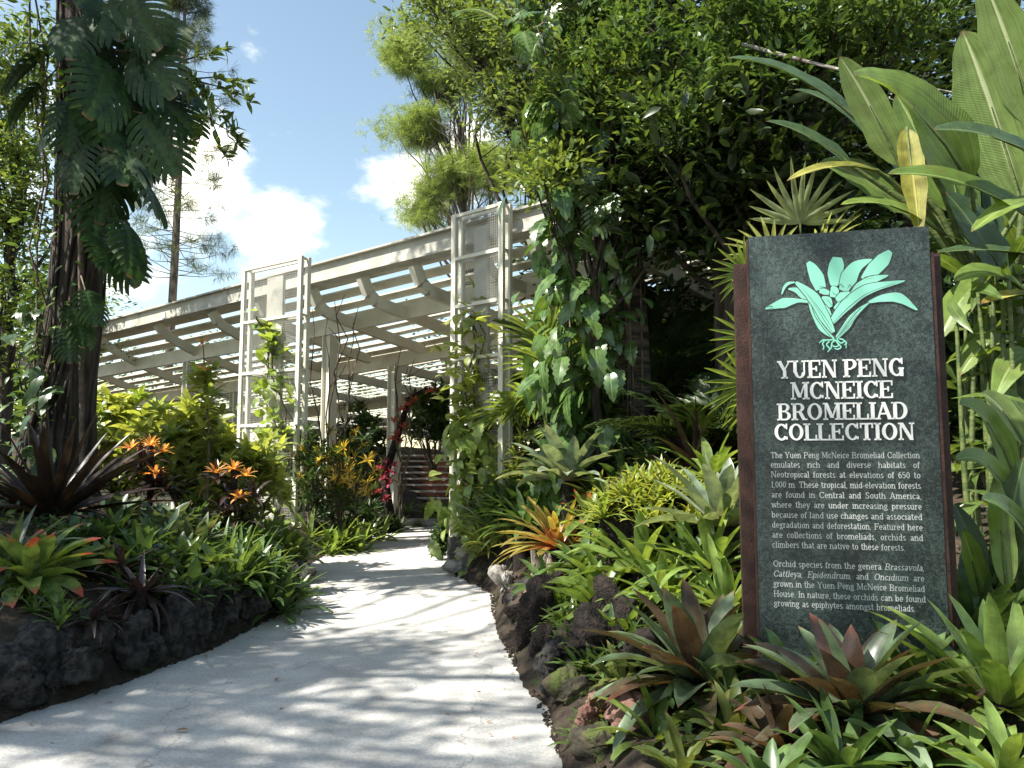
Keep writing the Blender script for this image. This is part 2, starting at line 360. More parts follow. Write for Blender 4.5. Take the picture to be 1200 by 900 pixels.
M['driftwood'] = solid('weathered wood', (.13, .10, .075), (.34, .29, .22), 8, .9, .9, 12, stretch=(6, 6, 1))
M['fernroot'] = solid('fern root fibre', (.008, .006, .005), (.03, .02, .014), 30, .95, 1, 60)
M['bark'] = solid('dark bark', (.018, .014, .011), (.075, .058, .045), 6, .95, 1, 9, stretch=(1.6, 1.6, .35), c3=(.05, .06, .03), c3_at=(.6, .74))
M['barkpale'] = solid('pale bark', (.05, .042, .035), (.14, .115, .09), 7, .95, .9, 9, stretch=(1.2, 1.2, .5))
M['barkpalm'] = solid('ringed palm bark', (.02, .016, .012), (.12, .09, .065), 3, .95, 1, 7, stretch=(.6, .6, 5))
M['twig'] = solid('twig bark', (.06, .045, .03), (.16, .12, .085), 9, .9)
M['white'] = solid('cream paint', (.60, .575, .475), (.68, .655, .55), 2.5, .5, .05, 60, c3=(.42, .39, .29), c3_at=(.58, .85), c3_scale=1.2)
M['fascia'] = solid('streaked cream paint in shade tone', (.36, .35, .30), (.46, .445, .39), 2.5, .55, .08, 60, c3=(.22, .21, .18), c3_at=(.55, .8), c3_scale=2.2)  # shade put into the base colour so the fascia reads unlit; streaks are weathering
M['mesh'] = solid('galvanised wire', (.5, .5, .47), (.6, .6, .56), 5, .45, 0, metal=.0)
M['darkplinth'] = solid('dark plinth', (.03, .03, .028), (.06, .06, .055), 6, .8, .3)
M['corten'] = solid('brown steel', (.030, .013, .009), (.058, .025, .018), 12, .55, .15, 90, spec=.35)
M['mint'] = solid('mint enamel', (.17, .47, .35), (.20, .51, .385), 4, .5)
M['textwhite'] = solid('pale body lettering', (.42, .44, .42), None, 4, .6)
M['letterwhite'] = solid('white letters', (.72, .72, .69), None, 4, .5)
M['brick'] = solid('red step tile', (.30, .10, .07), (.42, .17, .12), 12, .85, .3, 40)
M['stepedge'] = solid('pale step nosing', (.60, .54, .48), (.70, .65, .58), 12, .85)
M['kerb'] = solid('kerb', (.28, .27, .25), (.40, .39, .36), 8, .9, .4, 40)
M['cane'] = solid('cane stems', (.045, .075, .018), (.11, .14, .04), 6, .6, .2, 20, stretch=(1, 1, 3))
def granite():
    m, nt, N, L, out = new_mat('mottled green granite'); p = N('ShaderNodeBsdfPrincipled'); tc = N('ShaderNodeTexCoord')
    n1 = N('ShaderNodeTexNoise'); n1.inputs['Scale'].default_value = 4; n1.inputs['Detail'].default_value = 5; L(tc.outputs['Object'], n1.inputs['Vector'])
    n2 = N('ShaderNodeTexNoise'); n2.inputs['Scale'].default_value = 95; n2.inputs['Detail'].default_value = 5; n2.inputs['Roughness'].default_value = .7; L(tc.outputs['Object'], n2.inputs['Vector'])
    n3 = N('ShaderNodeTexNoise'); n3.inputs['Scale'].default_value = 38; n3.inputs['Detail'].default_value = 6; L(tc.outputs['Object'], n3.inputs['Vector'])
    a = N('ShaderNodeMath'); a.operation = 'MULTIPLY_ADD'; L(n1.outputs[0], a.inputs[0]); a.inputs[1].default_value = .5; L(n2.outputs[0], a.inputs[2])
    b = N('ShaderNodeMath'); b.operation = 'MULTIPLY_ADD'; L(n3.outputs[0], b.inputs[0]); b.inputs[1].default_value = .5; L(a.outputs[0], b.inputs[2])
    c = mixc(N, L, mrange(N, L, b.outputs[0], .84, 1.26), (.006, .010, .009), (.068, .096, .086))
    L(c, p.inputs['Base Color']); p.inputs['Roughness'].default_value = .42
    bp = N('ShaderNodeBump'); bp.inputs['Strength'].default_value = .15; bp.inputs['Distance'].default_value = .004; L(n2.outputs[0], bp.inputs['Height']); L(bp.outputs[0], p.inputs['Normal'])
    L(p.outputs[0], out.inputs[0]); return m
M['granite'] = granite()
# leaves
M['mon'] = leaf_mat('dark split leaf', (.012, .036, .010), (.022, .058, .015), trans=.2, rough=.42, spec=.3, mid=(.03, .07, .018))
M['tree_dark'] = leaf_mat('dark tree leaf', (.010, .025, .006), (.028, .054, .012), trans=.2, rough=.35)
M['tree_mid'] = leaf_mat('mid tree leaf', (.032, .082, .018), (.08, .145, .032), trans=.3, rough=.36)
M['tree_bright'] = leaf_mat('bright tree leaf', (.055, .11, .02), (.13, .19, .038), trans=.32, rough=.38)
M['feather'] = leaf_mat('feathery leaf', (.11, .18, .045), (.18, .26, .075), trans=.4, rough=.5, blotch=.25)
M['needle'] = leaf_mat('grey green needle', (.045, .075, .035), (.085, .12, .055), trans=.25, rough=.6)
M['philo'] = leaf_mat('climbing leaf', (.035, .09, .018), (.075, .15, .03), trans=.3, rough=.25, spec=.6, mid=(.12, .2, .06))
M['palm'] = leaf_mat('palm leaf', (.05, .10, .018), (.10, .16, .03), trans=.38, rough=.33, mid=(.12, .18, .05))
M['palmsilver'] = leaf_mat('pale palm leaf', (.13, .19, .09), (.22, .28, .14), trans=.3, rough=.33)
M['banana'] = leaf_mat('big leaf', (.08, .15, .02), (.13, .21, .03), trans=.36, rough=.33, mid=(.2, .28, .08), veins=420, blotch=.18, brown=.35)
M['bananapale'] = leaf_mat('pale big leaf', (.085, .15, .03), (.14, .215, .05), trans=.28, rough=.35, mid=(.3, .36, .2), veins=420, blotch=.15, brown=.2)
M['bananadark'] = leaf_mat('dark big leaf', (.035, .075, .03), (.05, .095, .035), trans=.25, rough=.28, mid=(.12, .17, .06), veins=420, blotch=.2)
M['bananayellow'] = leaf_mat('yellowed big leaf', (.17, .19, .02), (.25, .24, .03), trans=.4, rough=.4, mid=(.4, .38, .1), veins=420, brown=.8, tip=(.20, .10, .02), tip_at=.95)
M['vine'] = leaf_mat('light vine leaf', (.11, .19, .03), (.20, .28, .06), trans=.42, rough=.36)
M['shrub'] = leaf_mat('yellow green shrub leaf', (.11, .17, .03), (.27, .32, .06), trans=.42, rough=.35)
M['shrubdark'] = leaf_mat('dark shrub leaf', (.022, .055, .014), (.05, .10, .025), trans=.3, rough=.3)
M['croton'] = leaf_mat('yellow croton leaf', (.06, .09, .012), (.52, .38, .03), trans=.35, rough=.35, blotch=.5)
M['red'] = leaf_mat('red bract', (.24, .03, .03), (.36, .09, .05), trans=.35, rough=.4)
M['magenta'] = leaf_mat('magenta bract', (.22, .02, .07), (.40, .04, .13), trans=.35, rough=.4)
M['orange'] = leaf_mat('orange bract', (.40, .14, .03), (.52, .30, .08), trans=.4, rough=.4)
M['purple'] = leaf_mat('dark purple leaf', (.018, .010, .011), (.04, .022, .022), trans=.15, rough=.3, spec=.6, stripe=(.05, .035, .03))
M['spiky'] = leaf_mat('dark bronze sword leaf', (.013, .009, .008), (.03, .018, .015), trans=.12, rough=.38, spec=.4, stripe=(.035, .022, .016))
M['b_green'] = leaf_mat('fresh bromeliad leaf', (.08, .15, .022), (.14, .22, .04), trans=.35, rough=.28, spec=.55, basec=(.16, .22, .06))
M['b_deep'] = leaf_mat('deep green bromeliad leaf', (.04, .09, .022), (.075, .14, .035), trans=.3, rough=.28, spec=.55)
M['b_silver'] = leaf_mat('silver green bromeliad leaf', (.13, .19, .13), (.19, .25, .17), trans=.22, rough=.3, spec=.55, basec=(.24, .22, .16), tip=(.24, .14, .12), tip_at=1.0)
M['b_redtip'] = leaf_mat('red tipped bromeliad leaf', (.11, .19, .03), (.18, .26, .05), trans=.35, rough=.28, spec=.5, tip=(.48, .06, .04), tip_at=.84)
M['b_orange'] = leaf_mat('orange bromeliad leaf', (.14, .18, .03), (.26, .23, .045), trans=.35, rough=.3, basec=(.34, .08, .03), base_to=.62, stripe=(.24, .10, .03))
M['b_bronze'] = leaf_mat('bronze bromeliad leaf', (.045, .050, .026), (.075, .045, .028), trans=.2, rough=.25, spec=.55, stripe=(.085, .035, .024), tip=(.13, .04, .025), tip_at=.95, brown=.4)
M['b_bluegreen'] = leaf_mat('blue green bromeliad leaf', (.06, .105, .055), (.095, .145, .075), trans=.25, rough=.28, spec=.6, tip=(.20, .12, .08), tip_at=1.0, brown=.4)
M['b_yellow'] = leaf_mat('yellow green fine leaf', (.12, .20, .03), (.25, .28, .05), trans=.4, rough=.35, tip=(.42, .28, .06), tip_at=1.0)
M['b_olive'] = leaf_mat('olive bromeliad leaf', (.06, .10, .02), (.13, .16, .035), trans=.28, rough=.3, spec=.5, tip=(.28, .10, .05), tip_at=.98, brown=.5)
M['grass'] = leaf_mat('grassy leaf', (.05, .11, .025), (.10, .17, .04), trans=.35, rough=.33)
M['dead'] = leaf_mat('dry leaf', (.20, .10, .04), (.32, .18, .07), trans=.2, rough=.7)
M['deadcurl'] = M['dead']

TD = t_diamond(.42); TDn = t_diamond(.26); TDw = t_diamond(.6)
TL = t_strip(4, 'lance', .36, .6, .3); TLw = t_strip(4, 'round', .6, .6, .2); TLn = t_strip(4, 'lance', .2, .7, .3)
TM = t_monstera(); TP = t_philo(); TF = t_fan(); TF2 = t_fan(20, 1.6, .35, .12, 5); TF3 = t_fan(13, 1.5, .25, .10, 7); TFr = t_frond()
TT = t_tuft(16, .05); TR = t_rosette(8, .3); TRn = t_rosette(9, .16, 3, .6, .8)
# ------------------------------------------------------------------ the ground and the path
LE = [(-6, -3.6), (2, -3.5), (4.0, -3.3), (4.69, -3.13), (5.4, -2.8), (6.5, -2.5), (8.1, -2.33), (9.2, -2.42), (11.3, -2.98), (13.5, -3.05), (15.6, -2.8), (17.4, -2.45)]
RE = [(-6, .6), (2, .5), (3.92, .31), (4.93, .22), (6.34, 0), (8.1, -.18), (9.17, -.22), (10.1, -.6), (11.0, -.85), (12.5, -.6), (15, .5), (17.4, 2.2)]
def edge(T, y): return np.interp(y, [k[0] for k in T], [k[1] for k in T])
def smooth01(x): x = np.clip(x, 0, 1); return x * x * (3 - 2 * x)
_rg = np.random.RandomState(5)
_ph = _rg.uniform(0, 6.28, (10, 3)); _fr = _rg.uniform(.5, 2.6, (10, 2))
def bumps(x, y): return sum(np.sin(x * _fr[i, 0] + _ph[i, 0]) * np.sin(y * _fr[i, 1] + _ph[i, 1]) for i in range(10)) / 10
def H(x, y):
    x = np.asarray(x, float); y = np.asarray(y, float)
    dl = edge(LE, y) - x; dr = x - edge(RE, y)
    hl = .34 * smooth01(dl / .4) + np.minimum(dl.clip(0) * np.where(y < 9, .34, np.maximum(.12, .34 - (y - 9) * .1)), np.maximum(.95, .95))
    hr = .15 * smooth01(dr / .25) + np.minimum(dr.clip(0) * (.12 + .09 * (y - 4).clip(0, 7)), 1.7)
    rise = 1 - smooth01((y - 13) / 5)
    h = np.where(dl > 0, hl, 0) + np.where(dr > 0, hr, 0) * (.25 + .75 * rise)
    far = .25 * smooth01((y - 17.4) / .6) + 1.4 * smooth01((y - 21) / 4.5)
    h = np.where(y > 17.4, np.maximum(h * .4, 0) + far, h)
    h = h + .07 * bumps(x, y) * smooth01(np.maximum(dl, dr) / .8)
    h = np.where((dl <= 0) & (dr <= 0) & (y < 17.4), -.03, h)
    return h
def build_ground():
    xs = np.concatenate([[-500, -200, -90, -45, -28, -20], np.arange(-15, 12.01, .2), [14, 18, 26, 45, 90, 200, 500]])
    ys = np.concatenate([[-300, -100, -40, -15], np.arange(-6, 28.01, .2), [30, 34, 40, 55, 90, 180, 400, 900]])
    X, Y = np.meshgrid(xs, ys); Z = H(X, Y)
    nx = len(xs); i = (np.arange(len(ys) - 1)[:, None] * nx + np.arange(nx - 1)[None]).ravel()
    B = Batch(); B.add(np.stack([X, Y, Z], -1), np.stack([i, i + 1, i + nx + 1, i + nx], -1))
    tag(B.build('ground', M['soil']), kind='structure')
build_ground()
def build_path():
    ys = np.concatenate([np.linspace(-6, 17.4, 120)])
    B = Batch(); l = edge(LE, ys); r = edge(RE, ys)
    k = np.ones(7) / 7
    sm = lambda a: np.convolve(np.pad(a, 3, 'edge'), k, 'valid')
    l = sm(l) - .05; r = sm(r) + .05
    nxs = 12; f = np.linspace(0, 1, nxs + 1)
    X = l[:, None] * (1 - f) + r[:, None] * f; Y = np.repeat(ys[:, None], nxs + 1, 1)
    i = (np.arange(len(ys) - 1)[:, None] * (nxs + 1) + np.arange(nxs)[None]).ravel()
    B.add(np.stack([X, Y, np.zeros_like(X) + .004], -1), np.stack([i, i + 1, i + nxs + 2, i + nxs + 1], -1))
    tag(B.build('path', M['concrete'], smooth=False), kind='structure')
    K = Batch()
    P = [(edge(LE, 17.3) - .4, 17.45, .05)] + [(x, 17.5, .05) for x in np.linspace(-2.4, 2.2, 6)]
    for a, b in zip(P[:-1], P[1:]): K.beam(a, b, .16, .24)
    tag(K.build('path_kerb', M['kerb'], smooth=False), kind='structure')
build_path()

# ------------------------------------------------------------------ steps beyond the garden
def build_steps():
    root = empty('garden_steps', (xcol(497, 21.5), 21.3, .05), 'red tiled garden steps with pale nosings climbing beyond the end of the path', 'steps')
    x0 = xcol(497, 21.5); B = Batch(); E = Batch()
    for k in range(9):
        y = .36 * k; z = .17 * (k + 1)
        B.box((0, y + .5, z - .085 - .02), (2.6, 1.0, .17))
        E.box((0, y + .06, z + .0), (2.62, .17, .05))
    B.build('tread', M['brick'], root, smooth=False); E.build('nosing', M['stepedge'], root, smooth=False)
build_steps()

# ------------------------------------------------------------------ the slatted steel shade house
F0 = Vector((-.507, 11.4, 0)); FD = Vector((-.76, .65, 0)).normalized(); FU = Vector((.65, .76, 0)).normalized()
def roof_z(t, s):
    zi = np.interp(t, [-3, 1.5, 5, 9, 14, 22], [4.25, 4.08, 3.85, 3.6, 3.35, 3.1]); L = np.interp(t, [-3, 4, 14], [1.7, 1.8, 2.4])
    return zi - .045 * s + (4.86 - zi) * math.exp(-s / L)
def rib_drop(t, s): return np.interp(t, [-3, 4, 8, 14], [.50, .45, .25, .10]) * (1 - math.exp(-s / .14)) * math.exp(-s / .9)
def RP(t, s, dz=0): 
    p = F0 + FD * t + FU * s; return Vector((p.x, p.y, roof_z(t, s) + dz))
def build_pergola():
    root = empty('slatted_shade_house', (F0.x, F0.y, 0), 'cream steel shade house with a long curved slatted roof rising over the garden', 'pergola')
    o = root.location
    T0, T1 = -2.9, 22
    fb = Batch()
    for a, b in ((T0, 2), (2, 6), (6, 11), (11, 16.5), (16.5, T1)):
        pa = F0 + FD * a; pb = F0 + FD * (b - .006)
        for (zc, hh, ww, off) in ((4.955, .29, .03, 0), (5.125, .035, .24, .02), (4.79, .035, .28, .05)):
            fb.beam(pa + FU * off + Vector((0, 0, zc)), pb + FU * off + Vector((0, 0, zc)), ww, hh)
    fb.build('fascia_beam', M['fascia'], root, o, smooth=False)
    ribs = [-2.4, -1.05, -.05, 1.45, 2.8, 4.3, 6.1, 8.0, 10.6, 14.0, 17.0, 20.5]
    for t in ribs:
        B = Batch(); ss = np.concatenate([np.linspace(0.02, 1.2, 9), np.linspace(1.5, 15, 20)])
        for k in range(len(ss) - 1):
            p, q = RP(t, ss[k], -.09 - rib_drop(t, ss[k])), RP(t, ss[k + 1], -.09 - rib_drop(t, ss[k + 1]))
            dr = (q - p).normalized(); up = dr.cross(FD).normalized()
            if up.z < 0: up = -up
            a = .06; hgt = .10
            vs = [p - FD * a - up * hgt, p + FD * a - up * hgt, p + FD * a + up * hgt, p - FD * a + up * hgt,
                  q - FD * a - up * hgt, q + FD * a - up * hgt, q + FD * a + up * hgt, q - FD * a + up * hgt]
            for f in ((0, 1, 5, 4), (1, 2, 6, 5), (2, 3, 7, 6), (3, 0, 4, 7)): B.add([vs[i] for i in f], [[0, 1, 2, 3]])
        B.build('rib', M['white'], root, o, smooth=False)
    # slats run along the fascia from rib to rib, each tilted like a louvre
    B = Batch(); ts = np.concatenate([np.arange(T0, 6, .7), np.arange(6, T1, 1.4), [T1]])
    s = .10; k = 0
    while s < 15:
        wdt = .26; 
        tilt = .0
        for a, b in zip(ts[:-1], ts[1:]):
            q = []
            for (t, sx, dz) in ((a, s, .06), (b, s, .06), (b, s + wdt, .11), (a, s + wdt, .11)): q.append(RP(t, sx, dz))
            lo = [p - Vector((0, 0, .03)) for p in q]
            B.add(q, [[3, 2, 1, 0]]); B.add(lo, [[0, 1, 2, 3]])
            B.add([q[0], q[1], lo[1], lo[0]], [[0, 1, 2, 3]]); B.add([q[3], q[2], lo[2], lo[3]], [[3, 2, 1, 0]])
        s += .335
    B.build('roof_slats', M['white'], root, o, smooth=False)
    for (s, hh, ww) in ((1.04, .34, .08), (2.9, .40, .10), (6.5, .34, .1), (11, .34, .1)):
        B = Batch(); tt = np.arange(-2.8, 22, 1.2)
        for a, b in zip(tt[:-1], tt[1:]): B.beam(RP(a, s, -.17), RP(b - .004, s, -.17), ww, hh)
        B.build('purlin_beam', M['white'], root, o, smooth=False)
    for (t, s) in ((5.1, 1.04), (5.25, 2.9), (11, 1.04), (12, 2.9), (17, 2.9), (6, 6.5), (12, 11), (-1.6, 2.9)):
        p = RP(t, s, -.36); zg = float(H(p.x, p.y)) - .1; B = Batch()
        B.box((p.x, p.y, (p.z + zg) / 2), (.20, .06, p.z - zg), Matrix.Rotation(math.atan2(FD.y, FD.x), 3, 'Z'))
        for sg in (1, -1):
            B.box((p.x + FD.x * .1135 * sg, p.y + FD.y * .1135 * sg, (p.z + zg) / 2), (.025, .20, p.z - zg), Matrix.Rotation(math.atan2(FD.y, FD.x), 3, 'Z'))
        B.build('column', M['white'], root, o, smooth=False)
build_pergola()

def build_tower(label, A, Bp, z0, z1, levels, depth, plinth):
    """a climbing-plant tower: two wide panels of wire mesh framed in steel round a flat steel column"""
    A = Vector((A.x, A.y, 0)); Bp = Vector((Bp.x, Bp.y, 0))
    root = empty('trellis_tower', (A.x, A.y, 0), label, 'trellis tower', 'mesh towers flanking the path')
    o = root.location; d = (Bp - A); wd = d.length; d.normalize(); n = Vector((-d.y, d.x, 0))
    if n.y < 0: n = -n
    rot = Matrix.Rotation(math.atan2(d.y, d.x), 3, 'Z'); up = Vector((0, 0, 1)); pw = .085
    for (u, v) in ((0, 0), (wd, 0), (0, depth), (wd, depth)):
        b = Batch(); c = A + d * u + n * v
        b.box((c.x, c.y, (z0 + z1) / 2), (pw, pw * .7, z1 - z0), rot); b.build('post', M['white'], root, o, smooth=False)
    for z in levels:
        for v in (0, depth): fr = Batch(); fr.beam(A + d * .045 + n * v + up * z, A + d * (wd - .045) + n * v + up * z, .05, .05); fr.build('crossbar', M['white'], root, o, smooth=False)
        for u in (0, wd): fr = Batch(); fr.beam(A + d * u + n * .035 + up * z, A + d * u + n * (depth - .035) + up * z, .04, .04); fr.build('side_bar', M['white'], root, o, smooth=False)
    c = Batch(); cc = A + d * wd * .52 + n * depth * .5
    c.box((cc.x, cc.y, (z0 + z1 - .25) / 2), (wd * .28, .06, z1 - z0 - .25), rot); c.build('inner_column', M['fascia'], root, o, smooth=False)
    for v in (-.006,):
        g = Batch(); r = .0013
        def wire(p, q, off):
            p = p + n * off; q = q + n * off; ax = (q - p).normalized(); s1 = ax.cross(n).normalized() * r; s2 = n * r
            vs = [p + s1 + s2, p - s1 + s2, p - s1 - s2, p + s1 - s2, q + s1 + s2, q - s1 + s2, q - s1 - s2, q + s1 - s2]
            g.add(vs, [[0, 1, 5, 4], [1, 2, 6, 5], [2, 3, 7, 6], [3, 0, 4, 7]])
        for u in np.arange(.04, wd - .03, .04): wire(A + d * u + n * v + up * z0, A + d * u + n * v + up * (z1 - .03), 0)
        for z in np.arange(z0 + .04, z1 - .03, .04): wire(A + d * .04 + n * v + up * z, A + d * (wd - .04) + n * v + up * z, .006)
        g.build('wire_mesh', M['mesh'], root, o, smooth=False)
    if plinth:
        p = Batch(); q = A + d * wd / 2 + n * depth / 2
        p.box((q.x, q.y, z0 / 2 - .05), (wd + .1, depth + .12, z0 + .1 - .004), rot); p.build('plinth', M['darkplinth'], root, o, smooth=False)
    return A, d, n, wd
tlA = at(287, 316, 13.9); tlB = at(353, 300, 13.0)
TWL = build_tower('tall cream mesh tower on the left of the path wound with sparse pale vines', tlA, tlB, .35, tlB.z, [.4, 1.2, 2.12, 3.06, 4.0, tlB.z - .03], .16, False)
trA = at(533, 252, 11.25); trB = at(588, 236, 10.65)
TWR = build_tower('tall cream mesh tower on the right of the path thick with green creeper', trA, trB, .42, trA.z, [.46, 1.35, 2.25, 3.0, 3.78, 4.5, trA.z - .03], .16, True)

# ------------------------------------------------------------------ the sign
def build_sign():
    tl = at(877, 278, 3.9); zt = tl.z
    lo, hi = 2.5, 5
    for _ in range(60):
        m = (lo + hi) / 2
        if at(1088, 265, m).z < zt: lo = m
        else: hi = m
    tr = at(1088, 265, m)
    u = Vector((tr.x - tl.x, tr.y - tl.y, 0)); W = u.length; u.normalize(); nrm = Vector((u.y, -u.x, 0))   # nrm faces the viewer
    zb = .30; Ht = zt - zb
    root = empty('garden_sign', (tl.x, tl.y, zb), 'tall dark green stone sign with a mint plant emblem and white lettering', 'sign', rz=math.atan2(u.y, u.x))
    def uv(px, py):
        r = ray(px, py); k = (tl - Vector((0, 0, EYE))).dot(nrm) / r.dot(nrm); p = r * k + Vector((0, 0, EYE)) - tl
        return p.dot(u), p.z + Ht
    # local axes: x along the face, -y towards the viewer, z up from zb
    s = Batch(); s.box((W / 2, .02, Ht / 2), (W, .04, Ht)); s.build('stone_face', M['granite'], root, smooth=False)
    b = Batch(); b.box((W / 2 + .004, .172, (Ht - .115) / 2 - .1), (W + .145, .14, Ht - .115 + .2)); b.build('steel_casing', M['corten'], root, smooth=False)
    b = Batch(); b.box((W / 2, .070, (Ht - .03) / 2), (W - .05, .058, Ht - .03)); b.build('spacer', M['darkplinth'], root, smooth=False)
    b = Batch(); b.box((W + .0105, .030, (Ht - .13) / 2), (.018, .050, Ht - .13)); b.box((-.006, .024, (Ht - .01) / 2), (.009, .044, Ht - .012)); b.build('edge_trim', M['corten'], root, smooth=False)
    # --- lettering: a slab-serif alphabet drawn with strokes
    G = {}
    def g(ch, wd, spec): G[ch] = (wd, [q.split() for q in spec.split(';')])
    g('A', 7, 'd .7 0 3.3 7;D 3.2 7 6 0;H 1.5 4.9 2.3;S .8 0;S 6.1 0')
    g('B', 6.7, 'V 1.4 0 7 bt;H 1.4 3.7 7;H 1.4 3.9 3.7;H 1.4 3.9 0;A 3.7 5.35 1.7 1.65 -90 90;A 3.9 1.85 2 1.85 -90 90')
    g('C', 6.8, 'A 3.6 3.5 2.9 3.5 42 318;T 6 4.7 7;T 6 .4 1.6')
    g('D', 7.1, 'V 1.4 0 7 bt;H 1.4 3.4 7;H 1.4 3.4 0;A 3.4 3.5 3 3.5 -90 90')
    g('E', 6.4, 'V 1.4 0 7 bt;H 1.4 5.8 7;H 1.4 5.8 0;H 1.4 4 3.6;T 5.7 5 7;T 5.7 0 2;T 4.1 2.6 4.6')
    g('F', 6.0, 'V 1.4 0 7 bt;H 1.4 5.6 7;H 1.4 4 3.6;T 5.5 5 7;T 4.1 2.6 4.6')
    g('G', 7.2, 'A 3.6 3.5 2.9 3.5 42 300;T 6 4.7 7;V 5.7 0 3;H 4.6 6.8 3')
    g('H', 7.4, 'V 1.4 0 7 bt;V 5.9 0 7 bt;H 1.4 5.9 3.6')
    g('I', 3.3, 'V 1.65 0 7 bt')
    g('L', 6.1, 'V 1.4 0 7 bt;H 1.4 5.7 0;T 5.6 0 2.3')
    g('M', 8.6, 'T 1.3 0 7 bt;D 1.5 7 4.3 .8;d 4.3 .8 7 7;V 7.1 0 7 bt')
    g('N', 7.5, 'T 1.3 0 7 bt;D 1.5 7 6 0;T 6.2 0 7 t')
    g('O', 7.4, 'A 3.7 3.5 3 3.5 0 360')
    g('P', 6.4, 'V 1.4 0 7 bt;H 1.4 3.7 7;H 1.4 3.7 3.2;A 3.7 5.1 2 1.9 -90 90')
    g('R', 7.1, 'V 1.4 0 7 bt;H 1.4 3.7 7;H 1.4 3.7 3.4;A 3.7 5.2 1.9 1.8 -90 90;D 3.9 3.4 5.9 0;S 6.2 0')
    g('S', 5.7, 'A 2.8 5.2 1.9 1.8 50 270;A 2.8 1.75 2 1.75 -130 90;T 4.6 4.9 6.8;T .9 .2 2')
    g('T', 6.6, 'V 3.3 0 7 b;H .6 6 7;T .7 4.9 7;T 5.9 4.9 7')
    g('U', 7.3, 'V 1.5 2.2 7 t;T 5.8 2.2 7 t;A 3.65 2.3 2.15 2.3 180 360')
    g('Y', 6.8, 'D .9 7 3.3 3.2;d 5.8 7 3.3 3.2;V 3.4 0 3.2 b;S 1 7;S 5.8 7')
    g('a', 4.7, 'A 2.1 3.7 1.4 1.3 10 160;V 3.5 .3 3.8;A 2 1.4 1.4 1.4 0 360;H 3.5 4.4 0.1')
    g('b', 5.1, 'V 1 0 7 l;A 2.7 2.5 1.7 2.5 0 360'); g('c', 4.5, 'A 2.4 2.5 1.8 2.5 45 318;o 3.7 3.9'); g('d', 5.2, 'V 3.9 0 7 l;A 2.3 2.5 1.7 2.5 0 360;H 3.9 4.7 0')
    g('e', 4.8, 'A 2.4 2.5 1.8 2.5 0 315;H .6 4.2 2.6'); g('f', 3.2, 'V 1.3 0 5.6 b;A 2.5 5.6 1.2 1.4 50 180;H .2 2.8 4.8'); g('g', 4.8, 'A 2.2 3.2 1.5 1.8 0 360;A 2.3 -.5 1.9 1.4 0 360;o 4.2 4.7')
    g('h', 5.4, 'V 1 0 7 lb;A 2.65 3.1 1.55 1.9 0 180;V 4.2 0 3.1 b'); g('i', 2.6, 'V 1.2 0 5 lb;o 1.2 6.6'); g('l', 2.6, 'V 1.2 0 7 lb')
    g('m', 8.1, 'V 1 0 5 lb;A 2.5 3.2 1.45 1.8 0 180;V 3.95 0 3.2 b;A 5.4 3.2 1.45 1.8 0 180;V 6.85 0 3.2 b'); g('n', 5.4, 'V 1 0 5 lb;A 2.65 3.1 1.55 1.9 0 180;V 4.2 0 3.1 b')
    g('o', 4.9, 'A 2.4 2.5 1.8 2.5 0 360'); g('p', 5.1, 'V 1 -2 5 lb;A 2.7 2.5 1.7 2.5 0 360'); g('r', 3.9, 'V 1.2 0 5 lb;A 2.8 3.4 1.3 1.6 60 180;o 3.4 4.4')
    g('s', 4.0, 'A 1.9 3.7 1.25 1.3 30 270;A 1.9 1.2 1.4 1.2 -150 90'); g('t', 3.3, 'V 1.3 1 6.6;A 2.3 1.1 1 1.1 180 330;H .2 2.8 4.8')
    g('u', 5.4, 'V 1 1.5 5 l;A 2.55 1.6 1.55 1.6 180 360;V 4.1 0 5 l;H 4.1 4.9 0'); g('v', 4.8, 'D .7 5 2.4 0;d 4.2 5 2.4 0;S .7 5;S 4.2 5')
    g('w', 7.0, 'D .7 5 2.2 0;d 3.6 5 2.2 0;D 3.5 5 5 0;d 6.4 5 5 0;S .7 5;S 6.4 5'); g('y', 4.8, 'D .7 5 2.4 0;d 4.2 5 1.5 -2;o 1.1 -1.8;S .7 5;S 4.2 5')
    g('0', 4.8, 'A 2.4 3.5 1.8 3.5 0 360'); g('1', 3.6, 'V 1.9 0 7 b;d .7 5.8 1.8 6.9'); g('5', 4.6, 'A 2 2.2 2 2.2 -140 130;T .9 3.8 7;H .8 3.8 6.9'); g('6', 4.8, 'A 2.4 2.2 1.8 2.2 0 360;A 2.9 3 2.3 4 85 190')
    g(',', 2, 'o .9 .3;d 1 .3 .6 -1'); g('.', 2, 'o .9 .3'); g('-', 3, 'H .4 2.5 2.4'); g(' ', 2.6, '')
    def width(txt, sp=1.0): return sum(G[c][0] for c in txt)
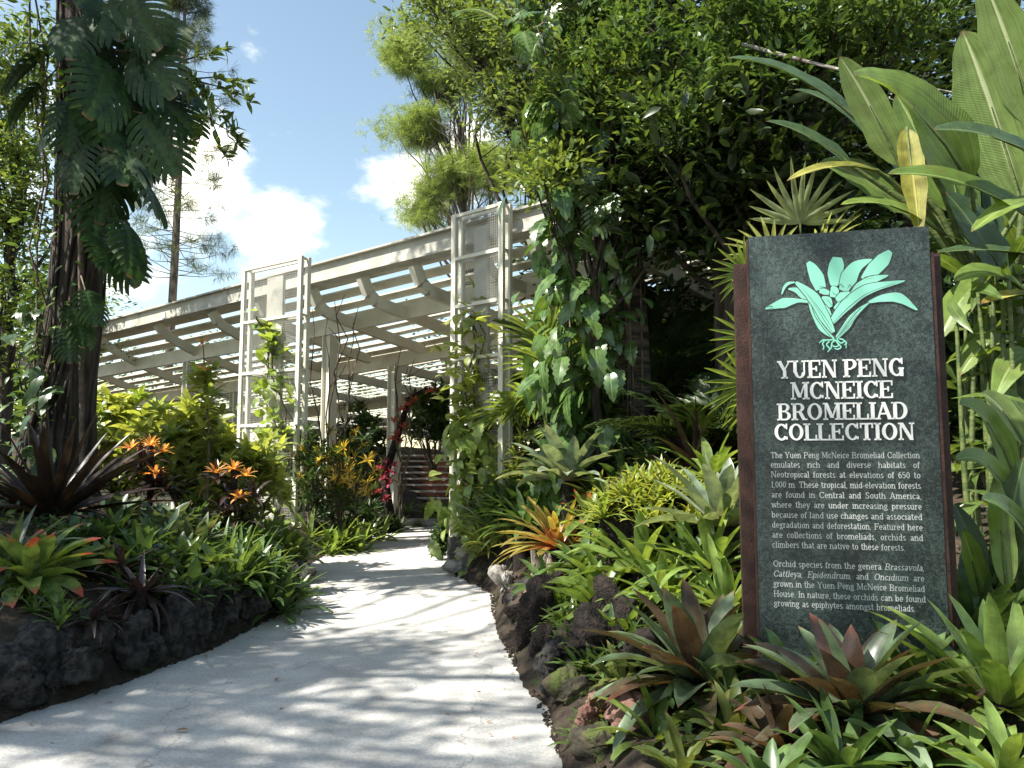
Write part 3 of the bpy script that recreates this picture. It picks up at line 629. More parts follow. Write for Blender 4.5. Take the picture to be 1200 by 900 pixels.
    def glyphs(B, txt, x, z, size, y0, thick, thin, depth, space_extra=0, slant=False, cnt=[0], kx=1.0):
        k = size / 7.0
        for ch in txt:
            wd, els = G[ch]
            for e in els:
                if not e: continue
                cnt[0] += 1; yo = y0 - (cnt[0] % 24) * .00003
                def poly(pts):
                    P2 = [(x + (px_ + (pz * .22 if slant else 0)) * k * kx, z + pz * k) for px_, pz in pts]
                    ar = sum(P2[i][0] * P2[(i + 1) % 4][1] - P2[(i + 1) % 4][0] * P2[i][1] for i in range(4))
                    if ar < 0: P2 = P2[::-1]
                    B.add([(a, yo, c) for a, c in P2], [[0, 1, 2, 3]])
                    if depth:
                        for i in range(4):
                            (a, c), (a2, c2) = P2[i], P2[(i + 1) % 4]
                            B.add([(a, yo, c), (a, yo + depth, c), (a2, yo + depth, c2), (a2, yo, c2)], [[0, 1, 2, 3]])
                ty, v = e[0], [q for q in e[1:]]
                if ty in 'VT':
                    X, Y0, Y1 = float(v[0]), float(v[1]), float(v[2]); h = (thick if ty == 'V' else thin) / 2
                    poly([(X - h, Y0), (X + h, Y0), (X + h, Y1), (X - h, Y1)]); fl = v[3] if len(v) > 3 else ''
                    sl = h + .75
                    if 'b' in fl: poly([(X - sl, Y0), (X + sl, Y0), (X + sl, Y0 + thin), (X - sl, Y0 + thin)])
                    if 't' in fl: poly([(X - sl, Y1 - thin), (X + sl, Y1 - thin), (X + sl, Y1), (X - sl, Y1)])
                    if 'l' in fl: poly([(X - sl, Y1 - thin), (X, Y1 - thin), (X, Y1), (X - sl, Y1)])
                elif ty == 'H':
                    a, b_, Y = map(float, v); Y = min(max(Y, thin / 2), 7 - thin / 2); h = thin / 2; poly([(a, Y - h), (b_, Y - h), (b_, Y + h), (a, Y + h)])
                elif ty in 'Dd':
                    a, c, a2, c2 = map(float, v); h = (thick if ty == 'D' else thin) / 2 * 1.1; poly([(a - h, c), (a + h, c), (a2 + h, c2), (a2 - h, c2)])
                elif ty == 'S':
                    X, Y = map(float, v); sg = thin if Y < .1 else -thin; poly([(X - 1.05, Y), (X + 1.05, Y), (X + 1.05, Y + sg), (X - 1.05, Y + sg)])
                elif ty == 'o':
                    X, Y = map(float, v); h = thick * .5; poly([(X - h, Y), (X, Y - h), (X + h, Y), (X, Y + h)])
                elif ty == 'A':
                    cx, cz, rx, rz, a0, a1 = map(float, v); m = max(4, int(abs(a1 - a0) / 20))
                    aa = np.radians(np.linspace(a0, a1, m + 1)); pr = None
                    for a in aa:
                        th = thin + (thick - thin) * abs(math.cos(a)) ** 1.3
                        po = (cx + (rx + .0) * math.cos(a) , cz + (rz) * math.sin(a)); hx = th * .5
                        o_ = (cx + (rx + hx * .5) * math.cos(a), cz + rz * math.sin(a)); i_ = (cx + (rx + hx * .5 - th) * math.cos(a), cz + (rz - th) * math.sin(a))
                        if pr: poly([pr[0], o_, i_, pr[1]])
                        pr = (o_, i_)
            x += wd * k * kx + (space_extra if ch == ' ' else 0)
        return x
    title = Batch()
    for txt, xl, xr, yt, yb in (('YUEN PENG', 911, 1060, 421.5, 442.5), ('MCNEICE', 926, 1047, 447, 467.5), ('BROMELIAD', 911, 1064, 472, 492), ('COLLECTION', 907, 1072, 496, 516)):
        (x0, z0), (x1, _) = uv(xl, yb), uv(xr, yb); _, z1 = uv((xl + xr) / 2, yt); _, z0 = uv((xl + xr) / 2, yb); size = z1 - z0
        k = size / 7; nat = width(txt) * k
        # letter-spaced to the measured width
        kx = min(1, (x1 - x0) / nat); extra = (x1 - x0 - nat * kx) / (len(txt) - .4); x = x0
        for ch in txt:
            glyphs(title, ch, x, z0, size, -.0135, 1.5, .62, .0105, kx=kx); x += G[ch][0] * k * kx + extra
    title.build('title_lettering', M['letterwhite'], root, smooth=False)
    body = Batch()
    lines = [('The Yuen Peng McNeice Bromeliad Collection', 903, 1078, 537, 1), ('emulates rich and diverse habitats of', 903, 1078, 548.3, 1), ('Neotropical forests at elevations of 650 to', 903.3, 1079, 560, 1),
             ('1,000 m. These tropical, mid-elevation forests', 903.5, 1079.5, 572, 1), ('are found in Central and South America,', 904, 1080, 584, 1), ('where they are under increasing pressure', 904, 1080.5, 596, 1),
             ('because of land use changes and associated', 904.3, 1081, 608, 1), ('degradation and deforestation. Featured here', 904.6, 1081.5, 620, 1), ('are collections of bromeliads, orchids and', 905, 1082, 632, 1),
             ('climbers that are native to these forests.', 905, 1061, 643.5, 1), ('Orchid species from the genera *Brassavola,', 906, 1083, 666.5, 1), ('*Cattleya, *Epidendrum, and *Oncidium are', 906, 1083.5, 678.5, 1),
             ('grown in the Yuen Peng McNeice Bromeliad', 906.3, 1084, 690.5, 1), ('House. In nature, these orchids can be found', 906.6, 1085, 702.5, 1), ('growing as epiphytes amongst bromeliads.', 907, 1073, 713.5, 1)]
    for txt, xl, xr, yb, _ in lines:
        (x0, z0), (x1, z1) = uv(xl, yb), uv(xr, yb); z0 = (z0 + z1) / 2
        plain = txt.replace('*', ''); size = .0305; k = size / 7; nsp = plain.count(' ')
        nat = width(plain) * k; sc = 1
        kx = min(.86, (x1 - x0) / nat * .985); nat *= kx
        ex = (x1 - x0 - nat) / max(1, nsp); x = x0
        if plain.startswith(('climbers', 'growing')): kx *= 1.0
        for wd_ in txt.split(' '):
            sl = wd_.startswith('*'); x = glyphs(body, wd_.replace('*', '') + ' ', x, z0, size, -.0016, .95, .58, 0, ex, sl, kx=kx)
    body.build('text_panel', M['textwhite'], root, smooth=False)
    # --- the emblem: leaves cut from mint enamel, outlines traced in the plane of the face
    E = Batch(); lay = [0]
    def pp(x, y): return uv(870 + x / 5.217, 270 + y / 5.217)
    def smoothpoly(pts, sub=5):
        n = len(pts); outp = []
        for i in range(n):
            p0, p1, p2, p3 = [np.array(pts[(i + j - 1) % n], float) for j in range(4)]
            corner = len(pts[i]) > 2
            for q in range(sub):
                t = q / sub; outp.append(tuple(.5 * ((2 * p1[:2]) + (-p0[:2] + p2[:2]) * t + (2 * p0[:2] - 5 * p1[:2] + 4 * p2[:2] - p3[:2]) * t * t + (-p0[:2] + 3 * p1[:2] - 3 * p2[:2] + p3[:2]) * t ** 3)))
        return outp
    def leafpoly(spine, widths, mat_b):
        """a leaf as a ribbon round a spine (traced points), with a width at each point"""
        sp_ = [np.array(q, float) for q in spine]; n = len(sp_)
        tt = np.linspace(0, n - 1, n * 6); X = []
        for t in tt:
            i = min(int(t), n - 2); f = t - i; p0, p1, p2, p3 = sp_[max(i - 1, 0)], sp_[i], sp_[i + 1], sp_[min(i + 2, n - 1)]
            X.append(.5 * (2 * p1 + (p2 - p0) * f + (2 * p0 - 5 * p1 + 4 * p2 - p3) * f * f + (3 * p1 - p0 - 3 * p2 + p3) * f ** 3))
        X = np.array(X); Wd = np.interp(tt, np.arange(n), widths); Tn = np.gradient(X, axis=0); Tn /= np.linalg.norm(Tn, axis=1)[:, None] + 1e-9
        Nn = np.stack([-Tn[:, 1], Tn[:, 0]], -1); lay[0] += 1; y = -.0022 - lay[0] * .00012
        a = [pp(*q) for q in X + Nn * Wd[:, None] / 2]; b = [pp(*q) for q in X - Nn * Wd[:, None] / 2]
        vs = [(q[0], y, q[1]) for q in a] + [(q[0], y, q[1]) for q in b]; m = len(X)
        mat_b.add(vs, [[i, i + 1, m + i + 1, m + i] for i in range(m - 1)])
    Dk = Batch()
    def leaf(spine, widths):
        leafpoly(spine, [q + 9 for q in widths], Dk); leafpoly(spine, widths, E)
    # back leaves first, the rosette in front after them
    leaf([(480, 360), (455, 290), (425, 230), (400, 195)], [62, 88, 62, 22])
    leaf([(560, 340), (565, 270), (575, 210), (580, 165)], [38, 92, 92, 52])
    leaf([(615, 370), (650, 290), (700, 220), (790, 178)], [50, 104, 70, 6])
    leaf([(735, 300), (800, 240), (860, 180), (905, 128)], [30, 86, 86, 26])
    leaf([(650, 430), (710, 350), (790, 305), (890, 276)], [26, 52, 52, 6])
    leaf([(395, 430), (360, 385), (325, 365), (280, 358)], [30, 46, 30, 6]); leaf([(320, 318), (280, 325), (255, 350), (240, 392)], [6, 18, 16, 5])
    leaf([(415, 440), (340, 430), (250, 445), (140, 480)], [12, 22, 62, 6])
    leaf([(770, 440), (860, 415), (960, 415), (1068, 488)], [12, 44, 62, 6])
    leaf([(560, 660), (480, 600), (430, 500), (405, 435)], [10, 26, 24, 6]); leaf([(560, 665), (510, 600), (455, 520), (425, 450)], [8, 20, 20, 6])
    leaf([(575, 665), (640, 590), (690, 510), (770, 445)], [8, 30, 34, 6]); leaf([(570, 655), (610, 600), (660, 530), (720, 470)], [8, 16, 18, 4])
    leaf([(470, 370), (500, 375), (530, 385)], [22, 38, 20]); leaf([(555, 410), (560, 370), (545, 345)], [40, 58, 14]); leaf([(575, 430), (610, 405), (655, 380)], [30, 56, 10]); leaf([(540, 470), (520, 430), (485, 410)], [20, 50, 10])
    leaf([(560, 480), (590, 460), (625, 435)], [14, 40, 10]); leaf([(540, 520), (520, 490), (500, 455)], [8, 28, 8])
    leaf([(545, 560), (640, 450), (770, 360), (990, 310)], [34, 70, 62, 6])
    leaf([(555, 625), (500, 530), (430, 410), (325, 318)], [22, 64, 70, 14])
    for sp_, wd_ in (([(572, 655), (520, 585), (455, 480), (395, 395)], 4), ([(548, 600), (486, 505), (425, 425), (370, 360)], 4), ([(555, 565), (650, 470), (765, 385), (930, 325)], 4), ([(588, 655), (640, 590), (700, 515)], 4), ([(580, 640), (625, 580), (690, 495)], 3), ([(555, 650), (490, 575), (440, 495)], 3),
                    ([(468, 345), (500, 350), (525, 358)], 5), ([(592, 350), (600, 330), (618, 350)], 4), ([(640, 360), (655, 335), (664, 352)], 4), ([(735, 295), (760, 285), (800, 280)], 4), ([(150, 472), (170, 466), (185, 468)], 5), ([(1025, 435), (1040, 445), (1050, 458)], 5), ([(545, 375), (560, 390), (580, 395)], 3), ([(510, 420), (530, 440), (548, 462)], 3), ([(600, 430), (625, 415), (648, 398)], 3)):
        leafpoly(sp_, [wd_ * .4, wd_, wd_ * .6, wd_ * .3][:len(sp_)], Dk)
    for sp_ in ([(570, 670), (545, 690), (540, 720), (518, 745)], [(560, 668), (520, 672), (490, 672), (468, 690)], [(500, 674), (488, 695), (496, 712), (490, 732)], [(575, 668), (600, 690), (628, 680), (632, 722)], [(570, 675), (585, 705), (560, 712), (545, 700)], [(590, 665), (610, 668), (634, 690), (620, 700)], [(580, 690), (600, 715), (580, 728), (560, 722)], [(530, 680), (512, 700), (530, 722), (524, 740)]):
        leafpoly(sp_, [9, 8, 8, 5], E)
    em = E.build('emblem', M['mint'], root, smooth=False); Dk.build('emblem_outline', M['darkplinth'], em, smooth=False)
build_sign()
# ------------------------------------------------------------------ builders for plants and rocks
def hit(px, py, dmax=16, d0=1.2):
    """where a sight line meets the ground"""
    r = ray(px, py); d = d0
    while d < dmax:
        p = r * (d / r.y); z = p.z + EYE
        if z <= float(H(p.x, p.y)): break
        d += .03
    p = r * (d / r.y); return Vector((p.x, p.y, float(H(p.x, p.y))))
def ground(px, d): x = xcol(px, d); return Vector((x, d, float(H(x, d))))
def rosette_mesh(B, base, rg, n, ln, wd, el=(1.35, .1), bend=(.5, 1.1), shape='strap', fold=.38, segs=8, power=1.5):
    f = (np.arange(n) + .5) / n; f = f ** .8
    az = np.arange(n) * 2.39996 + rg.normal(0, .18, n) + rg.uniform(0, 6)
    e = el[0] + (el[1] - el[0]) * f + rg.normal(0, .12, n)
    bd = bend[0] + (bend[1] - bend[0]) * f; bd = bd * rg.uniform(.6, 1.35, n)
    L_ = ln * (.72 + .28 * np.sin(np.pi * (.15 + .6 * f))) * rg.uniform(.78, 1.12, n)
    off = np.stack([np.cos(az), np.sin(az), np.zeros(n)], -1) * (.06 * ln * (.3 + f))[:, None]; off[:, 2] = -.02
    strips(B, np.array(base) + off, az, e, bd, L_, wd * rg.uniform(.8, 1.15, n), segs, shape, fold, rg.normal(0, .18, n), rg.rand(n), power, rng=rg)
def bromeliad(label, px, py, mat, n, lpx, wpx, el=(1.35, .1), bend=(.5, 1.1), shape='strap', seed=0, pos=None, name='bromeliad', cat='bromeliad', group=None, mat2=None, fold=.38, spike=None, power=1.5):
    p = pos if pos is not None else hit(px, py); d = p.y; rg = np.random.RandomState(seed + int(px * 7 + py))
    k = d / 900
    root = empty(name, p, label, cat, group) if (mat2 or spike) else None
    B = Batch(); m1 = n if not mat2 else n // 2
    rosette_mesh(B, p, rg, m1, lpx * k, wpx * k, el, bend, shape, fold, power=power)
    lift = p.z - float(H(p.x, p.y)); SB = None
    if lift > .08:                                              # it grows on a short fibrous stump
        SB = Batch(); a = p - Vector((0, 0, lift + .12)); q = [a, a.lerp(p, .5) + Vector((rg.normal(0, .03), rg.normal(0, .03), 0)), p + Vector((0, 0, .02))]; r_ = min(.11, .12 * lpx * k + .02); SB.tube(q, [r_ * 1.5, r_, r_ * .7], 8)
    if root is None:
        o = tag(B.build(name, M[mat], None, p), label, cat, group)
        if SB: SB.build('stump', M['fernroot'], o, p)
        return o
    if SB: SB.build('stump', M['fernroot'], root, p)
    B.build('leaves', M[mat], root, p)
    if mat2:
        B = Batch(); rosette_mesh(B, p, rg, n - m1, lpx * k * .96, wpx * k, el, bend, shape, fold, power=power); B.build('leaves', M[mat2], root, p)
    if spike:
        B = Batch(); hgt = spike[1] * k
        B.tube([p, p + Vector((.02, 0, hgt))], [.015, .01], 5)
        scatter(B, TR, [p + Vector((0, 0, hgt * (.75 + .25 * q))) for q in (0, .5, 1)], [0, 1, 2], .5, 0, hgt * .3, rg.rand(3)); B.build('flower_head', M[spike[0]], root, p)
    return root
def clump(label, px, py, mat, count, wpx, hpx, lpx, leafw, seed=0, name='bromeliad_clump', cat='bromeliad clump', shape='strap', n=10, el=(1.4, .2), bend=(.3, 1.0), group=None, pos=None):
    """many small rosettes grown together into one mound"""
    p = pos if pos is not None else hit(px, py); k = p.y / 900; rg = np.random.RandomState(seed + int(px + py)); B = Batch()
    for i in range(count):
        a = rg.uniform(0, 6.28); r = math.sqrt(rg.rand()) * wpx * k / 2; x, y = p.x + math.cos(a) * r, p.y + math.sin(a) * r * .8
        z = max(float(H(x, y)), p.z - .25 * r) + hpx * k * (1 - (r / (wpx * k / 2 + 1e-6)) ** 2) * .75
        rosette_mesh(B, (x, y, z), rg, n, lpx * k * rg.uniform(.7, 1.15), leafw * k, el, bend, shape, .3, 5)
    return tag(B.build(name, M[mat], None, p), label, cat, group)
def shrub(label, px, py, mat, wpx, hpx, leafpx, n, seed=0, pos=None, T=None, name='shrub', cat='shrub', mat2=None, frac2=.2, stems=9, depth=None, group=None, el=.35, part2='flowers', low=.12):
    p = pos if pos is not None else hit(px, py); k = p.y / 900; rg = np.random.RandomState(seed + int(px * 3 + py)); T = T or TR
    root = empty(name, p, label, cat, group); W, Hh = wpx * k, hpx * k; D = (depth or W)
    u = rg.normal(0, 1, (n, 3)); u /= np.linalg.norm(u, axis=1)[:, None]; u *= (rg.rand(n) ** .38)[:, None]
    lob = 1 + .28 * np.sin(u[:, 0] * 5 + seed) * np.sin(u[:, 2] * 6 + seed * 2)
    pos_ = np.stack([u[:, 0] * W / 2 * lob, u[:, 1] * D / 2 * lob, Hh * (low + (1 - low) * (u[:, 2] * lob + 1) / 2)], -1) + np.array(p)
    az = np.arctan2(u[:, 1], u[:, 0]) + rg.normal(0, .9, n)
    sel = (rg.rand(n) < frac2) & (u[:, 2] > -.3) if mat2 else np.zeros(n, bool)
    B = Batch(); q = ~sel; scatter(B, T, pos_[q], az[q], rg.normal(el, .4, q.sum()), rg.normal(0, .4, q.sum()), leafpx * k * rg.uniform(.6, 1.2, q.sum()), rg.rand(q.sum()))
    B.build('foliage', M[mat], root, p)
    if mat2:
        B = Batch(); scatter(B, T, pos_[sel], az[sel], rg.normal(.9, .3, sel.sum()), 0, leafpx * k * rg.uniform(.6, 1.0, sel.sum()), rg.rand(sel.sum())); B.build(part2, M[mat2], root, p)
    B = Batch()
    for i in rg.choice(n, min(stems, n), replace=False):
        q = Vector(pos_[i]); md = (p + q) / 2 + Vector((rg.normal(0, .06) * W, rg.normal(0, .06) * W, Hh * .08))
        B.tube([p + Vector((rg.normal(0, .03), rg.normal(0, .03), -.05)), md, q], [.016 * W + .006, .01 * W + .004, .004], 5, rg.rand())
    B.build('stems', M['twig'], root, p)
    return root
def rock(label, px, py, mat, wpx, hpx, seed, pos=None, name='boulder', cat='rock', group=None, ry=.8, rz=0.0):
    p = pos if pos is not None else hit(px, py); k = p.y / 900; rg = np.random.RandomState(seed)
    import bmesh
    bm = bmesh.new(); bmesh.ops.create_icosphere(bm, subdivisions=5, radius=1)
    ph = rg.uniform(0, 6.28, (14, 3)); fr = np.concatenate([rg.normal(0, 1.6, (5, 3)), rg.normal(0, 4, (5, 3)), rg.normal(0, 9, (4, 3))]); am = [.16] * 5 + [.055] * 5 + [.022] * 4
    co = np.array([v.co[:] for v in bm.verts])
    pl = rg.normal(0, 1, (13, 3)); pl /= np.linalg.norm(pl, axis=1)[:, None]
    d = np.ones(len(co))
    for n_ in pl:                                              # chopped faces
        dp = co @ n_; d = np.minimum(d, np.where(dp > .2, rg.uniform(.58, .88) / np.maximum(dp, .2), 9))
    d = d + sum(am[i] * np.sin(co @ fr[i] + ph[i, 0]) for i in range(14))
    rf = rg.normal(0, 1, (8, 3)) * np.linspace(5, 26, 8)[:, None]; rp = rg.uniform(0, 6, 8)
    d = d - sum(.11 / (1 + .6 * i) * (1 - np.abs(np.sin(co @ rf[i] + rp[i] + 2 * np.sin(co @ rf[(i + 3) % 8] * .4)))) ** 3 for i in range(8))
    co = co * d[:, None] * np.array([wpx * k / 2, wpx * k / 2 * ry, hpx * k / 2])
    c, s = math.cos(rz), math.sin(rz); co = np.stack([co[:, 0] * c - co[:, 1] * s, co[:, 0] * s + co[:, 1] * c, co[:, 2]], -1)
    fs = [[v.index for v in f.verts] for f in bm.faces]; bm.free()
    B = Batch(); B.add(co + np.array(p) + np.array([0, 0, hpx * k * .36]), tris=fs)
    return tag(B.build(name, M[mat], None, p), label, cat, group)
def limb(B, a, b, r0, r1, rg, bow=.1, n=6, sides=6):
    a = Vector(a); b = Vector(b); L_ = (b - a).length; pts = []
    o = Vector((rg.normal(0, bow), rg.normal(0, bow), abs(rg.normal(0, bow)))) * L_
    for i in range(n + 1):
        t = i / n; pts.append(a.lerp(b, t) + o * math.sin(math.pi * t) + Vector(rg.normal(0, .012, 3)) * L_ * (0 < i < n))
    B.tube(pts, np.linspace(r0, r1, n + 1), sides, rg.rand())
    return pts
def tree(label, base, height, r0, crowns, mat, leaf, per, seed, bark='bark', T=None, lean=(0, 0), name='tree', cat='tree', group=None, limbs=14, trunk_to=None, spread=.55, elm=.1, sub='crown', wob=.02, flare=1.5, skip_trunk=False):
    """crowns: list of (centre, radii, clumps); each clump is a spray of leaves at the end of a twig"""
    rg = np.random.RandomState(seed); base = Vector(base); root = empty(name, base, label, cat, group); T = T or TD
    top = base + Vector((lean[0], lean[1], height)); B = Batch(); n = 14; pts = []; rad = []
    for i in range(n + 1):
        t = i / n; pts.append(base.lerp(top, t) + Vector((rg.normal(0, wob), rg.normal(0, wob), 0)) * (height * .3) * (i > 0) - Vector((0, 0, .2)) * (i == 0)); rad.append(r0 * (1 - .72 * t) * (1 + (flare - 1) * max(0, 1 - t * n / 1.3)))
    if not skip_trunk: B.tube(pts, rad, 14); B.build('trunk', M[bark], root, base)
    LB = Batch(); FB = Batch()
    for (c, rr, nc) in crowns:
        c = np.array(c, float); rr = np.array(rr, float)
        u = rg.normal(0, 1, (nc, 3)); u /= np.linalg.norm(u, axis=1)[:, None]; u *= (rg.rand(nc) ** .40)[:, None]
        ph = rg.uniform(0, 6, 3); lob = 1 + .22 * np.sin(u[:, 0] * 4 + ph[0]) + .2 * np.sin(u[:, 2] * 5 + ph[1]) * np.sin(u[:, 1] * 4 + ph[2])
        cc = c + u * rr * lob[:, None]
        for i in range(nc):
            m = int(per * rg.uniform(.5, 1.5)); sp = spread * rg.uniform(.6, 1.3); tone = rg.rand()
            q = rg.normal(0, 1, (m, 3)) * np.array([sp, sp, sp * .55]) * .5
            scatter(FB, T, cc[i] + q, np.arctan2(q[:, 1], q[:, 0]) + rg.normal(0, .8, m), rg.normal(elm, .45, m), rg.normal(0, .5, m), leaf * rg.uniform(.6, 1.25, m), np.clip(tone * .6 + rg.rand(m) * .4, 0, 1))
        for i in rg.choice(nc, min(limbs, nc), replace=False):
            t = np.clip((cc[i][2] - base.z) / height * .75 - .08, .25, .97); j = int(t * n); a = pts[j]
            rl = rad[j] * .45
            pl = limb(LB, a, cc[i], min(rl, .012 * (Vector(cc[i]) - a).length + .015), .008, rg)
            for _ in range(2):
                i2 = rg.randint(nc); 
                if np.linalg.norm(cc[i2] - cc[i]) < 1.6 * spread * 2.5: limb(LB, pl[3], cc[i2], .012, .005, rg, n=4, sides=4)
    if LB.n: LB.build('limbs', M[bark if bark != 'barkpalm' else 'bark'], root, base)
    FB.build(sub, M[mat], root, base)
    return root
def bigleaf(parent, P0, P1, width, mat, sag=.12, nrm=(-.25, -.75, .6), fold=.22, root_o=None, stalk=None, seed=0, shape='broad', curl=0.0):
    rg = np.random.RandomState(seed + int(P0.x * 100)); n = 18; P0 = Vector(P0); P1 = Vector(P1); L_ = (P1 - P0).length; nv = Vector(nrm).normalized()
    ctr = (P0 + P1) / 2 + Vector((0, 0, 1)) * sag * 2 * L_; s = np.linspace(0, 1, n + 1)
    C_ = [P0 * (1 - t) ** 2 + ctr * 2 * t * (1 - t) + P1 * t * t for t in s]
    w_ = prof(shape, s) * width / 2 * (1 + .03 * np.sin(s * 23 + seed))
    vs = []; uv = []
    for i in range(n + 1):
        tg = (C_[min(i + 1, n)] - C_[max(i - 1, 0)]).normalized(); sd = tg.cross(nv).normalized(); nn = sd.cross(tg)
        for j in range(-3, 4):
            f = j / 3; a = abs(f)
            off = sd * (f * w_[i] * math.cos(fold)) + nn * (a * w_[i] * math.sin(fold) - curl * a * a * w_[i] + (.02 * math.sin(i * 1.9 + seed + j) * a * w_[i]))
            vs.append(C_[i] + off); uv.append((.5 + f / 2, s[i]))
    q = [[i * 7 + j, i * 7 + j + 1, (i + 1) * 7 + j + 1, (i + 1) * 7 + j] for i in range(n) for j in range(6)]
    B = Batch(); B.add(vs, q, uv=uv, rnd=rg.rand())
    lf = B.build('leaf', M[mat], parent, root_o)
    if stalk is not None:
        b = Batch(); st = Vector(stalk); mid = (st + P0) / 2 + Vector((0, 0, .12 * (P0 - st).length))
        pts = [st, st.lerp(mid, .5), mid, mid.lerp(P0, .6), P0, C_[4], C_[9]]; b.tube(pts, [.028, .024, .02, .017, .014, .009, .004], 7); b.build('stalk', M['cane'], lf, root_o)
    return lf
def vine(label, pts, mat, T, n, size, spread, seed, name='climbing_vine', cat='climbing plant', el=-.5, az=None, group=None, stem_r=.012, azs=.9, nst=2, stem_mat='twig'):
    """leaves set along a climbing stem"""
    rg = np.random.RandomState(seed); P = [Vector(p) for p in pts]; root = empty(name, P[0], label, cat, group)
    B = Batch()
    for s in range(nst):
        B.tube([p + Vector(rg.normal(0, (max(spread) if hasattr(spread, '__len__') else spread) * .22, 3)) * (i > 0) for i, p in enumerate(P)], stem_r, 5)
    B.build('stem', M[stem_mat], root, P[0])
    seg = [(P[i + 1] - P[i]).length for i in range(len(P) - 1)]; cs = np.concatenate([[0], np.cumsum(seg)]); t = rg.rand(n) * cs[-1]
    A = np.array([p[:] for p in P]); pos = np.stack([np.interp(t, cs, A[:, k]) for k in range(3)], -1)
    sp = np.interp(t, cs, np.interp(np.linspace(0, 1, len(P)), np.linspace(0, 1, len(spread)), spread)) if hasattr(spread, '__len__') else np.full(n, spread)
    pos = pos + rg.normal(0, 1, (n, 3)) * sp[:, None] * np.array([.55, .55, .4])
    B = Batch(); scatter(B, T, pos, rg.normal(-1.57 if az is None else az, azs, n), rg.normal(el, .4, n), rg.normal(0, .45, n), size * rg.uniform(.55, 1.2, n), rg.rand(n))
    B.build('foliage', M[mat], root, P[0]); return root
# ------------------------------------------------------------------ large trees, left
def left_tree():
    b = ground(68, 9.0); rg = np.random.RandomState(11)
    root = empty('tall_tree', b, 'tall dark trunked tree with ropy bark hung with split leaved climbers beside the left bed', 'tree')
    B = Batch(); pts = []; rad = []
    for i in range(22):
        t = i / 21; pts.append(b + Vector((.10 * math.sin(t * 7) + .10 * t, .05 * math.sin(t * 5), 11.5 * t - .25))); rad.append((.30 - .10 * t) * (1 + .45 * max(0, 1 - t * 7)) * (1 + .05 * math.sin(i * 2.1)))
    B.tube(pts, rad, 22)
    for k in range(16):                                             # aerial roots and old stems lying on the bark
        a = rg.uniform(2.6, 6.4); h = rg.uniform(2, 11); q = []
        for i in range(14):
            t = i / 13 * h / 11.5; c = b + Vector((.10 * math.sin(t * 7) + .10 * t, .05 * math.sin(t * 5), 11.5 * t - .1)); r = (.30 - .10 * t) * (1 + .45 * max(0, 1 - t * 7)) * 1.02 + .006
            a += rg.normal(0, .12); q.append(c + Vector((math.cos(a) * r, math.sin(a) * r, 0)))
        B.tube(q, rg.uniform(.012, .03), 6)
    B.build('trunk', M['bark'], root, b)
    LB = Batch(); FB = Batch()
    crowns = [((-5.6, 9.6, 12.4), (1.4, 1.3, 1.0), 18), ((-9.0, 3.2, 9.4), (1.4, 1.0, 1.0), 16), ((-7.4, 7.2, 9.6), (1.3, 1.1, 1.5), 22)]
    for c, rr, nc in crowns:
        u = rg.normal(0, 1, (nc, 3)); u /= np.linalg.norm(u, axis=1)[:, None]; u *= (rg.rand(nc) ** .4)[:, None]; cc = np.array(c) + u * np.array(rr)
        for i in range(nc):
            m = 55; q = rg.normal(0, 1, (m, 3)) * [.36, .36, .2]
            scatter(FB, TL, cc[i] + q, np.arctan2(q[:, 1], q[:, 0]) + rg.normal(0, .7, m), rg.normal(0, .4, m), rg.normal(0, .5, m), .2 * rg.uniform(.6, 1.2, m), rg.rand(m))
            if i % 3 == 0: limb(LB, pts[14 + i % 6], cc[i], .07, .012, rg)
    LB.build('limbs', M['bark'], root, b)
    FB.build('crown', M['tree_dark'], root, b)
    # the one low branch that reaches right across the sky
    B = Batch(); p = [at(100, 40, 8.9), at(150, 55, 8.7), at(200, 72, 8.5), at(238, 98, 8.4), at(248, 140, 8.35)]
    B.tube(p, [.05, .035, .026, .016, .006], 6)
    tw = []
    for a, q in (((205, 76), (262, 60)), ((230, 92), (285, 96)), ((235, 96), (290, 118)), ((240, 110), (280, 160)), ((246, 140), (285, 172)), ((222, 84), (250, 128)), ((246, 138), (262, 182)), ((244, 120), (232, 172)), ((215, 80), (225, 110))):
        A, Q = at(*a, 8.4), at(*q, 8.3); B.tube([A, A.lerp(Q, .5) + Vector((0, 0, .04)), Q], [.010, .007, .003], 4); tw.append((A, Q))
    br = B.build('low_branch', M['bark'], root, b)
    FB = Batch()
    for A, Q in tw:
        m = 22; t = rg.uniform(.3, 1.08, m); pos = np.array([A.lerp(Q, k)[:] for k in t]) + rg.normal(0, .02, (m, 3)); d = (Q - A)
        scatter(FB, TL, pos, math.atan2(d.y, d.x) + rg.choice([-1, 1], m) * rg.uniform(.3, 1.2, m), rg.normal(-.1, .6, m), rg.normal(0, .6, m), .155 * rg.uniform(.7, 1.15, m), rg.rand(m))
    FB.build('branch_leaves', M['tree_bright'], br, b)
    return root
left_tree()
def monstera(label, spots, seed, stem, mat='mon'):
    rg = np.random.RandomState(seed); o = stem[0]; root = empty('climbing_monstera', o, label, 'climbing plant')
    B = Batch(); B.tube(stem, .028, 7)
    FB = Batch()
    for (px, py, d, lpx, az, el, roll) in spots:
        p = at(px, py, d); k = d / 900
        scatter(FB, TM, [p], az, el, roll, lpx * k, rg.rand())
        q = min(stem, key=lambda s: (s - p).length); B.tube([q, (q + p) / 2 + Vector((0, -.05, .12)), p], [.012, .010, .008], 5)
    B.build('stem', M['twig'], root, o); FB.build('split_leaves', M[mat], root, o)
_st = [ground(100, 8.7)] + [at(96 - i * .5, 520 - 62 * i, 8.68) for i in range(1, 11)]
_rg = np.random.RandomState(3); _sp = []
